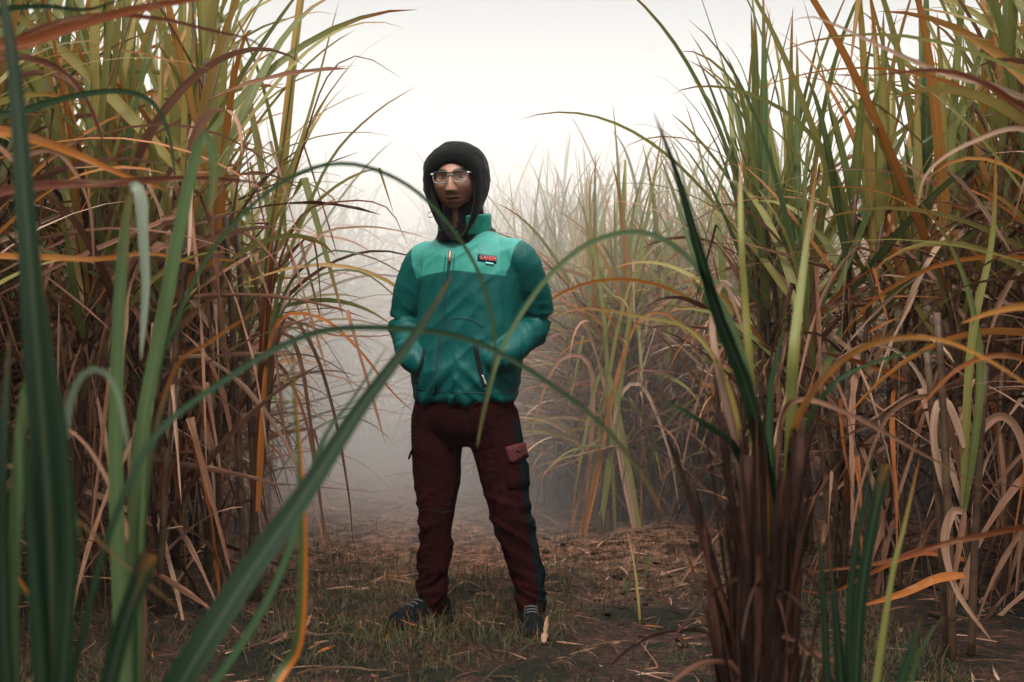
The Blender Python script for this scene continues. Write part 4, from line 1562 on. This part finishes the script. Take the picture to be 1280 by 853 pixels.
hero_leaf(R, [(975, 700, 2.46), (975, 540, 2.42), (1000, 500, 2.3), (1068, 521), (1140, 560), (1180, 582), (1240, 616)], 10, M_dry, 0.55, 0.3, 0.8)
hero_leaf(R, [(960, 700, 2.46), (930, 560, 2.42), (905, 470, 2.3), (862, 412), (800, 396), (740, 386), (684, 391)], 9, M_green, 0.6, 0.35, 0.4)
hero_leaf(R, [(960, 700, 2.46), (925, 570, 2.42), (880, 530, 2.3), (830, 500), (806, 490)], 15, M_deep, 0.3, 0.3, 0.4)
hero_leaf(R, [(945, 700, 2.46), (922, 560, 2.42), (900, 470, 2.3), (890, 400), (905, 352), (925, 400), (935, 440)], 15, M_dry, 0.85, 0.3, 0.8)
hero_leaf(R, [(960, 700, 2.46), (955, 560, 2.42), (930, 480, 2.3), (893, 455), (860, 445)], 10, M_edge, 0.6, 0.3, 0.4)
hero_leaf(R, [(970, 700, 2.46), (965, 600, 2.44), (962, 500), (975, 430), (982, 400)], 17, M_deep, 0.45, 0.3, 0.2)

G = near_plant(1066, 2.15, "low dark green shoots with clipped orange tips beside the brown stool", 0.2)
hero_leaf(G, [(1062, 1000, 2.15), (1052, 853), (1042, 740), (1036, 690)], 22, M_deep, 0.1, 0.2, 0.2)
hero_leaf(G, [(1066, 1000, 2.15), (1062, 800), (1069, 690), (1084, 610), (1094, 548)], 15, M_deep, 0.25, 0.3, 0.2)
hero_leaf(G, [(1066, 1000, 2.1), (1074, 780), (1090, 660), (1106, 580)], 15, M_deep, 0.2, 0.2, 0.2, kind='cut')
hero_leaf(G, [(1076, 1000, 2.2), (1112, 740), (1130, 660), (1150, 570)], 12, M_green, 0.45, 0.3, 0.2)
hero_leaf(G, [(1072, 1000, 2.15), (1040, 900), (1030, 760), (1022, 640)], 15, M_deep, 0.15, 0.3, 0.2)
G2 = near_plant(1130, 1.8, "short broad green shoot poking up at the bottom edge", 0.12)
hero_leaf(G2, [(1105, 1010, 1.8), (1124, 870), (1140, 810), (1152, 770)], 26, M_deep, 0.35, 0.2, 0.1)
hero_leaf(G2, [(1110, 1010, 1.8), (1140, 850), (1158, 800), (1182, 768)], 9, M_deep, 0.6, 0.2, 0.1)

Q = near_plant(1400, 2.2, "cane beyond the right-hand edge with an orange blade and dry arching leaves", 0.9, 2)
hero_leaf(Q, [(1400, 520, 2.2), (1345, 400), (1290, 383), (1245, 389), (1200, 405)], 22, M_rust, 0.98, 0.2, 0.3)
hero_leaf(Q, [(1400, 520, 2.6), (1370, 260), (1290, 165), (1215, 178), (1160, 215), (1146, 262)], 13, M_dry, 0.85, 0.3, 0.6)
hero_leaf(Q, [(1400, 500, 2.7), (1350, 180), (1260, 115), (1180, 92), (1105, 60), (1020, 22), (985, 30)], 13, M_dry, 0.9, 0.3, 0.6)
hero_leaf(Q, [(1400, 500, 2.6), (1340, 200), (1270, 130), (1190, 90), (1080, 95)], 17, M_rust, 0.15, 0.3, 0.5)
hero_leaf(Q, [(1400, 540, 2.6), (1330, 640), (1250, 664), (1180, 680), (1100, 704), (1010, 716)], 12, M_rust, 0.3, 0.3, 0.6)
hero_leaf(Q, [(1400, 560, 2.4), (1345, 480), (1265, 445), (1200, 460), (1140, 520)], 12, M_rust, 0.5, 0.3, 0.6)

# ---- the cane at the path's left edge, reaching towards the man
H = near_plant(318, 5.35, "cane at the path edge with brown arching leaves reaching towards the man", 1.35, 3)
for pts, w, mt, r in (
        ([(322, 640, 5.35), (335, 400), (372, 276), (430, 252), (484, 260), (510, 308)], 7, M_rust, 0.1),
        ([(322, 640, 5.35), (345, 420), (390, 304), (448, 284), (505, 290), (540, 300)], 8, M_dry, 0.9),
        ([(322, 620, 5.3), (342, 420), (392, 350), (450, 340), (500, 378), (520, 420)], 6, M_green, 0.15),
        ([(322, 640, 5.2), (340, 420), (395, 396), (447, 436), (488, 488), (520, 518)], 10, M_rust, 0.7),
        ([(322, 640, 5.3), (350, 410), (388, 430), (418, 520), (436, 620), (441, 680)], 9, M_dry, 0.25),
        ([(322, 640, 5.3), (345, 400), (395, 322), (450, 318), (506, 345), (530, 380)], 7, M_green, 0.1),
        ([(322, 640, 5.3), (345, 430), (372, 440), (392, 560), (404, 660), (408, 720)], 9, M_dry, 0.35),
        ([(318, 640, 5.3), (330, 380), (355, 330), (388, 296), (398, 340), (402, 400)], 7, M_rust, 0.05),
        ([(322, 640, 5.4), (350, 420), (420, 420), (480, 420), (515, 410)], 6, M_dry, 0.6),
        ([(322, 640, 5.4), (340, 360), (362, 230), (390, 130), (408, 60), (424, 0)], 9, M_green, 0.5),
        ([(322, 640, 5.4), (345, 380), (385, 260), (420, 190), (470, 140), (520, 108)], 8, M_green, 0.35),
        ([(322, 640, 5.4), (340, 340), (380, 180), (410, 95), (450, 70), (505, 100)], 6, M_rust, 0.1),
        ([(322, 640, 5.4), (330, 380), (345, 250), (362, 130), (372, 40)], 10, M_edge, 0.5),
        ([(322, 640, 5.4), (345, 470), (380, 520), (402, 640), (420, 730)], 8, M_dry, 0.5)):
    hero_leaf(H, pts, w, mt, r, rg.uniform(-0.4, 0.4), rg.uniform(0.2, 0.8), a=rg.random(), n=30)

# ---- yellowing blades at the foot of the cane behind the man
K = near_plant(760, 7.3, "cane with drooping yellow blades standing just right of the man", 0.12, 2)
for pts, w, mt, r in (
        ([(760, 660, 7.3), (765, 480), (748, 470), (732, 540), (718, 620), (714, 660)], 9, M_green, 0.52),
        ([(760, 660, 7.3), (770, 420), (800, 330), (840, 300), (880, 330)], 8, M_green, 0.5),
        ([(760, 660, 7.3), (755, 400), (740, 300), (738, 230), (752, 190)], 8, M_green, 0.45),
        ([(760, 660, 7.3), (745, 440), (705, 380), (660, 400), (640, 440)], 7, M_dry, 0.8),
        ([(760, 660, 7.3), (740, 470), (700, 450), (670, 520), (655, 600)], 8, M_dry, 0.7),
        ([(760, 660, 7.3), (770, 520), (800, 480), (835, 560), (850, 640)], 8, M_dry, 0.9),
        ([(760, 660, 7.3), (780, 440), (820, 390), (860, 420), (880, 480)], 8, M_rust, 0.8),
        ([(760, 660, 7.3), (790, 380), (815, 240), (830, 150)], 10, M_green, 0.4),
        ([(760, 660, 7.3), (760, 520), (730, 480), (690, 500)], 6, M_rust, 0.6)):
    pts = [(pts[0][0] + rg.uniform(-45, 50), 668, 7.3)] + [(p[0], p[1]) for p in pts[1:]]
    hero_leaf(K, pts, w, mt, r, rg.uniform(-0.4, 0.4), rg.uniform(0.2, 0.8), a=rg.random(), n=30)

# ---- dry leaves hanging out of the right-hand wall, low down
T_ = near_plant(1205, 4.25, "cane with pale papery leaves hanging to the ground in the dark right corner", 1.0, 3)
for pts, w, mt, r in (
        ([(1205, 560, 4.25), (1180, 500), (1168, 540), (1180, 610), (1204, 662)], 16, M_dry, 0.85),
        ([(1205, 640, 4.2), (1190, 640), (1180, 680), (1196, 740), (1240, 802)], 14, M_dry, 0.8),
        ([(1205, 640, 4.2), (1204, 650), (1196, 700), (1186, 770)], 10, M_dry, 0.6),
        ([(1205, 700, 4.3), (1150, 690), (1090, 715), (1040, 740), (1000, 738)], 11, M_rust, 0.5),
        ([(1205, 720, 4.1), (1170, 725), (1130, 742), (1075, 758)], 15, M_rust, 0.65),
        ([(1205, 600, 4.3), (1170, 500), (1110, 520), (1075, 610), (1062, 690)], 10, M_dry, 0.7),
        ([(1205, 560, 4.3), (1250, 520), (1280, 560), (1290, 680)], 13, M_dry, 0.75),
        ([(1205, 640, 4.3), (1150, 470), (1090, 430), (1040, 452)], 9, M_dry, 0.9),
        ([(1205, 640, 4.25), (1225, 480), (1215, 380), (1185, 300), (1140, 240)], 13, M_green, 0.3),
        ([(1205, 640, 4.25), (1215, 430), (1240, 300), (1245, 180)], 15, M_green, 0.5)):
    hero_leaf(T_, pts, w, mt, r, rg.uniform(-0.4, 0.4), rg.uniform(0.2, 0.9), a=rg.random(), n=30)
# ================================================================== GROUND COVER
def ground_at(px, py):
    """Where the line of sight through pixel px, py meets the field."""
    d = (at(px, py, 5.0) - CAMP).normalized()
    t = 0.5
    while t < 60:
        p = CAMP + d * t
        if p.z <= ground_h(p.x, p.y):
            return Vector((p.x, p.y, ground_h(p.x, p.y)))
        t += 0.01
    return CAMP + d * 20


def field_strips(name, count, seed, region, keep, ln, wd, elev, rr, mat, label, cat, n=4, curl=0.6):
    rng = np.random.default_rng(seed)
    L = Leaves()
    V, F, A = [], [], []
    x = rng.uniform(region[0], region[1], count)
    y = rng.uniform(region[2], region[3], count)
    rnd = random.Random(seed)
    k = 0
    for xx, yy in zip(x, y):
        if rnd.random() > keep(xx, yy):
            continue
        z = ground_h(xx, yy)
        el = rnd.uniform(*elev)
        l = rnd.uniform(*ln) * (0.6 + 0.4 * rnd.random())
        arch_leaf(L, rnd, (xx, yy, z + 0.002), rnd.uniform(0, 6.283), el, l, rnd.uniform(*wd), rnd.uniform(-0.1, curl), 1.5, rnd.gauss(0, 0.3), rnd.gauss(0, 0.6), 'green', min(1, max(0, rnd.gauss(*rr))), n, rnd.gauss(0, 0.4), 0.25)
        k += 1
    o = link_mesh(name, L.mesh(name), mat)
    print(name, k)
    return tag(o, label, cat, kind="stuff")


def path_mask(x, y):
    return 1.0 if left_edge(y) - 0.35 < x < right_edge(y) + 0.3 else 0.12


def turf_keep(x, y):
    v = mnoise.noise(Vector((x * 1.3, y * 1.3, 8.0))) + 0.5 * mnoise.noise(Vector((x * 4.0, y * 4.0, 1.0)))
    nearer = max(0.0, min(1.0, (6.8 - y) / 1.6))
    dark_soil = 1.0 if not (0.25 < x < 1.0 and 4.4 < y < 6.6) else 0.35
    return path_mask(x, y) * dark_soil * max(0.05, min(1.0, 0.5 + 1.3 * v)) * (0.12 + 0.88 * nearer)


M_grass = mat_green("short_turf", [(0.0, (0.005, 0.013, 0.007)), (0.4, (0.011, 0.021, 0.009)), (0.7, (0.027, 0.027, 0.012)), (1.0, (0.10, 0.055, 0.028))], dry_tip=0.7, edge=0.8, rough=0.6)
field_strips("grass", 42000, 5, (-1.7, 1.3, 3.7, 7.6), turf_keep, (0.03, 0.11), (0.003, 0.006), (0.5, 1.5), (0.4, 0.3), M_grass, "short dark green grass growing patchily over the trodden path", "grass", 4, 1.2)
field_strips("leaf_litter", 10000, 9, (-2.3, 2.1, 3.6, 11.5), lambda x, y: 0.35 + 0.65 * (1 - path_mask(x, y)) + 0.3 * (y > 5.6), (0.03, 0.22), (0.003, 0.014), (-0.05, 0.35), (0.45, 0.27), M_dry, "brown litter of broken cane leaves scattered over the path", "leaf litter", 5, 0.5)
field_strips("dry_grass", 14000, 12, (-2.3, 1.6, 5.4, 12.0), lambda x, y: path_mask(x, y) * 0.8, (0.02, 0.07), (0.002, 0.004), (0.2, 1.3), (0.72, 0.15), M_dry, "faded dry grass stubble on the path beyond the man", "dry grass", 3, 1.0)


def fallen_leaf(p0, p1, width, r, label, lift=0.02, mat=None, twist=1.0):
    a, b = ground_at(*p0), ground_at(*p1)
    n = 14
    t = np.linspace(0, 1, n)
    P = np.array([a.lerp(b, float(q)) for q in t])
    P[:, 2] = [ground_h(p[0], p[1]) + 0.010 + lift * math.sin(math.pi * q) for p, q in zip(P, t)]
    T = np.gradient(P, axis=0)
    T /= np.linalg.norm(T, axis=1, keepdims=True)
    S = np.cross(T, np.array([0, 0, 1.0]))
    S /= np.linalg.norm(S, axis=1, keepdims=True)
    N = np.cross(S, T)
    ang = twist * np.sin(t * 2.5)
    S2, N2 = S * np.cos(ang)[:, None] + N * np.sin(ang)[:, None], -S * np.sin(ang)[:, None] + N * np.cos(ang)[:, None]
    L = Leaves()
    L.strip(P, S2, N2, 0.5 * width * width_profile(t, 'dry'), r, 0.5, 0.5, 3)
    o = link_mesh("fallen_leaf", L.mesh("fallen_leaf"), mat or M_dry)
    return tag(o, label, "fallen leaf", "fallen cane leaves on the path")


FALLEN = [
    ((282, 822), (446, 800), 0.022, 0.85, "long pale fallen leaf lying in the grass before the left cane wall"),
    ((370, 848), (505, 851), 0.018, 0.8, "pale straw-like leaf lying along the bottom edge of the path"),
    ((560, 748), (612, 742), 0.016, 0.8, "straight tan leaf lying between the man's feet"),
    ((588, 742), (650, 733), 0.010, 0.7, "thin brown leaf lying just behind the white curl"),
    ((597, 748), (618, 754), 0.035, 0.93, "pale whitish curled scrap of leaf between the man's shoes"),
    ((680, 808), (692, 772), 0.030, 0.78, "short reddish dry leaf beside the toe of the man's near shoe"),
    ((476, 776), (492, 787), 0.014, 0.85, "small tan scrap in front of the man's turned-out shoe"),
    ((694, 790), (712, 798), 0.028, 0.85, "small curled pale leaf a hand's width past the near shoe"),
    ((380, 790), (412, 762), 0.030, 0.6, "twisted brown leaf standing up from the long pale leaf"),
    ((352, 806), (392, 798), 0.030, 0.5, "broad brown leaf crossing the middle of the long pale leaf"),
    ((690, 836), (726, 846), 0.022, 0.75, "tan leaf at the bottom of the path in front of the brown stool"),
    ((850, 725), (888, 735), 0.030, 0.9, "pale yellowish leaf on the dark soil behind the brown stool"),
    ((735, 700), (790, 694), 0.020, 0.6, "brown leaf on the clods below the cane right of the man"),
    ((468, 732), (516, 722), 0.014, 0.8, "thin straw lying behind the man's turned-out shoe"),
    ((420, 690), (470, 684), 0.016, 0.75, "dry leaf on the misty part of the path left of the man"),
    ((1160, 770), (1240, 800), 0.030, 0.7, "dry leaf at the foot of the right-hand cane wall"),
]
for f in FALLEN:
    fallen_leaf(*f)

# clods of trodden soil
M_clod = cloth_mat("soil_clod", lambda nt, oc: bsdf(nt, ramp(nt, noise_tex(nt, oc, 40, 5, 0.7)[0], [(0.3, (0.018, 0.011, 0.009)), (0.6, (0.050, 0.030, 0.022)), (0.8, (0.12, 0.07, 0.05))]), 0.95, 0.1,
                                                    bump(nt, noise_tex(nt, oc, 70, 5, 0.7)[0], 0.9, 0.01)))
rg = random.Random(41)
clod_me = []
for k in range(4):
    V, F = ellipsoid((0, 0, 0), (1, 1, 0.7), 16, 10)
    V = [Vector(v) * (1 + 0.45 * mnoise.noise(Vector(v) * 1.7 + Vector((k * 7, 0, 0))) + 0.2 * mnoise.noise(Vector(v) * 4.5 + Vector((k * 7, 3, 0)))) for v in V]
    clod_me.append(mesh_from("soil_clod", V, F))
    clod_me[-1].materials.append(M_clod)
    clod_me[-1].polygons.foreach_set("use_smooth", [True] * len(F))
for k in range(130):
    if k < 115:
        x, y = rg.uniform(0.1, 1.2), rg.uniform(4.2, 7.8)
    else:
        x, y = rg.uniform(-1.4, 0.5), rg.uniform(5.3, 8.5)
    s = rg.uniform(0.006, 0.018)
    o = bpy.data.objects.new("soil_clod", clod_me[k % 4])
    o.location = (x, y, ground_h(x, y) + s * 0.25)
    o.scale = (s * rg.uniform(0.8, 1.4), s * rg.uniform(0.8, 1.3), s * 0.55)
    o.rotation_euler = (rg.uniform(-.3, .3), rg.uniform(-.3, .3), rg.uniform(0, 6.28))
    COL.objects.link(o)
    if y < 5.4:
        lab, gr = "dark soil clod on the bare ground in front of the right-hand cane", "dark clods on the near bare soil"
    elif k < 115:
        lab, gr = "soil clod along the foot of the cane right of the man", "clods along the foot of the right-hand cane"
    else:
        lab, gr = "soil clod lying on the trodden path behind the man", "clods on the path behind the man"
    tag(o, lab, "clod", gr)

# small weeds standing on the path
def weed(px, py, h, label, r=0.3, lean=0.3, mat=None, k=3):
    p = ground_at(px, py)
    L = Leaves()
    rr = random.Random(int(px * 13 + py))
    for i in range(k):
        arch_leaf(L, rr, (rr.uniform(-.01, .01), rr.uniform(-.01, .01), -0.01), rr.uniform(0, 6.28), math.radians(rr.uniform(65, 86)), h * (1.0 if i == 0 else rr.uniform(0.4, 0.8)), 0.012, rr.uniform(0.1, lean + 0.4), 2.0,
                  0.3, 0.5, 'green', r, 9, 0.2, 0.3)
    o = link_mesh("weed", L.mesh("weed"), mat or M_green)
    o.location = p
    return tag(o, label, "weed")


weed(484, 722, 0.24, "single green blade sprouting on the path left of the man's legs", 0.2, k=2)
weed(800, 780, 0.36, "thin yellow-tipped shoot on the dark soil before the right-hand cane", 0.6, k=2)
weed(808, 722, 0.22, "short green shoot on the clods behind the yellow-tipped shoot", 0.25, k=2)
weed(780, 742, 0.12, "tuft of pale grass on the dark soil", 0.1, 0.9, k=6)
weed(440, 640, 0.16, "yellowish tuft on the misty path left of the man", 0.5, 0.7, k=5)
# ------------------------------------------------------------------ the mist bank rolling over the field behind the man
def mist_bank():
    rng = random.Random(3)
    xs = np.linspace(-45, 45, 61)
    zs = [-1.2, 0.3, 1.2, 1.9, 2.5, 3.1]
    V, F = [], []
    for z in zs:
        for x in xs:
            V.append((x, 6.9 + 0.1 * min(1, max(0, (x + 0.1) / 0.6)) ** 1.5 + 0.4 * mnoise.noise(Vector((x * 0.6, z * 0.9, 2.0))) + 0.12 * max(0, z), z))
    n = len(xs)
    for z in zs:
        for x in xs:
            V.append((x, 40.0, z if z < 2 else 2.0 + (z - 2.0) * 3.4))
    h = n * len(zs)
    for j in range(len(zs) - 1):
        for i in range(n - 1):
            a = j * n + i
            F.append((a, a + 1, a + 1 + n, a + n))
            F.append((h + a + 1, h + a, h + a + n, h + a + 1 + n))
        F.append((j * n, j * n + n, h + j * n + n, h + j * n))
        F.append((j * n + 2 * n - 1, j * n + n - 1, h + j * n + n - 1, h + j * n + 2 * n - 1))
    t = (len(zs) - 1) * n
    for i in range(n - 1):
        F.append((i + 1, i, h + i, h + i + 1))
        F.append((t + i, t + i + 1, h + t + i + 1, h + t + i))
    o = volume_box("mist", V, F, 0.19, (0.965, 0.955, 0.938), 0.1)
    return tag(o, "white bank of morning mist lying over the path and cane behind the man", "mist", kind="stuff")


mist_bank()
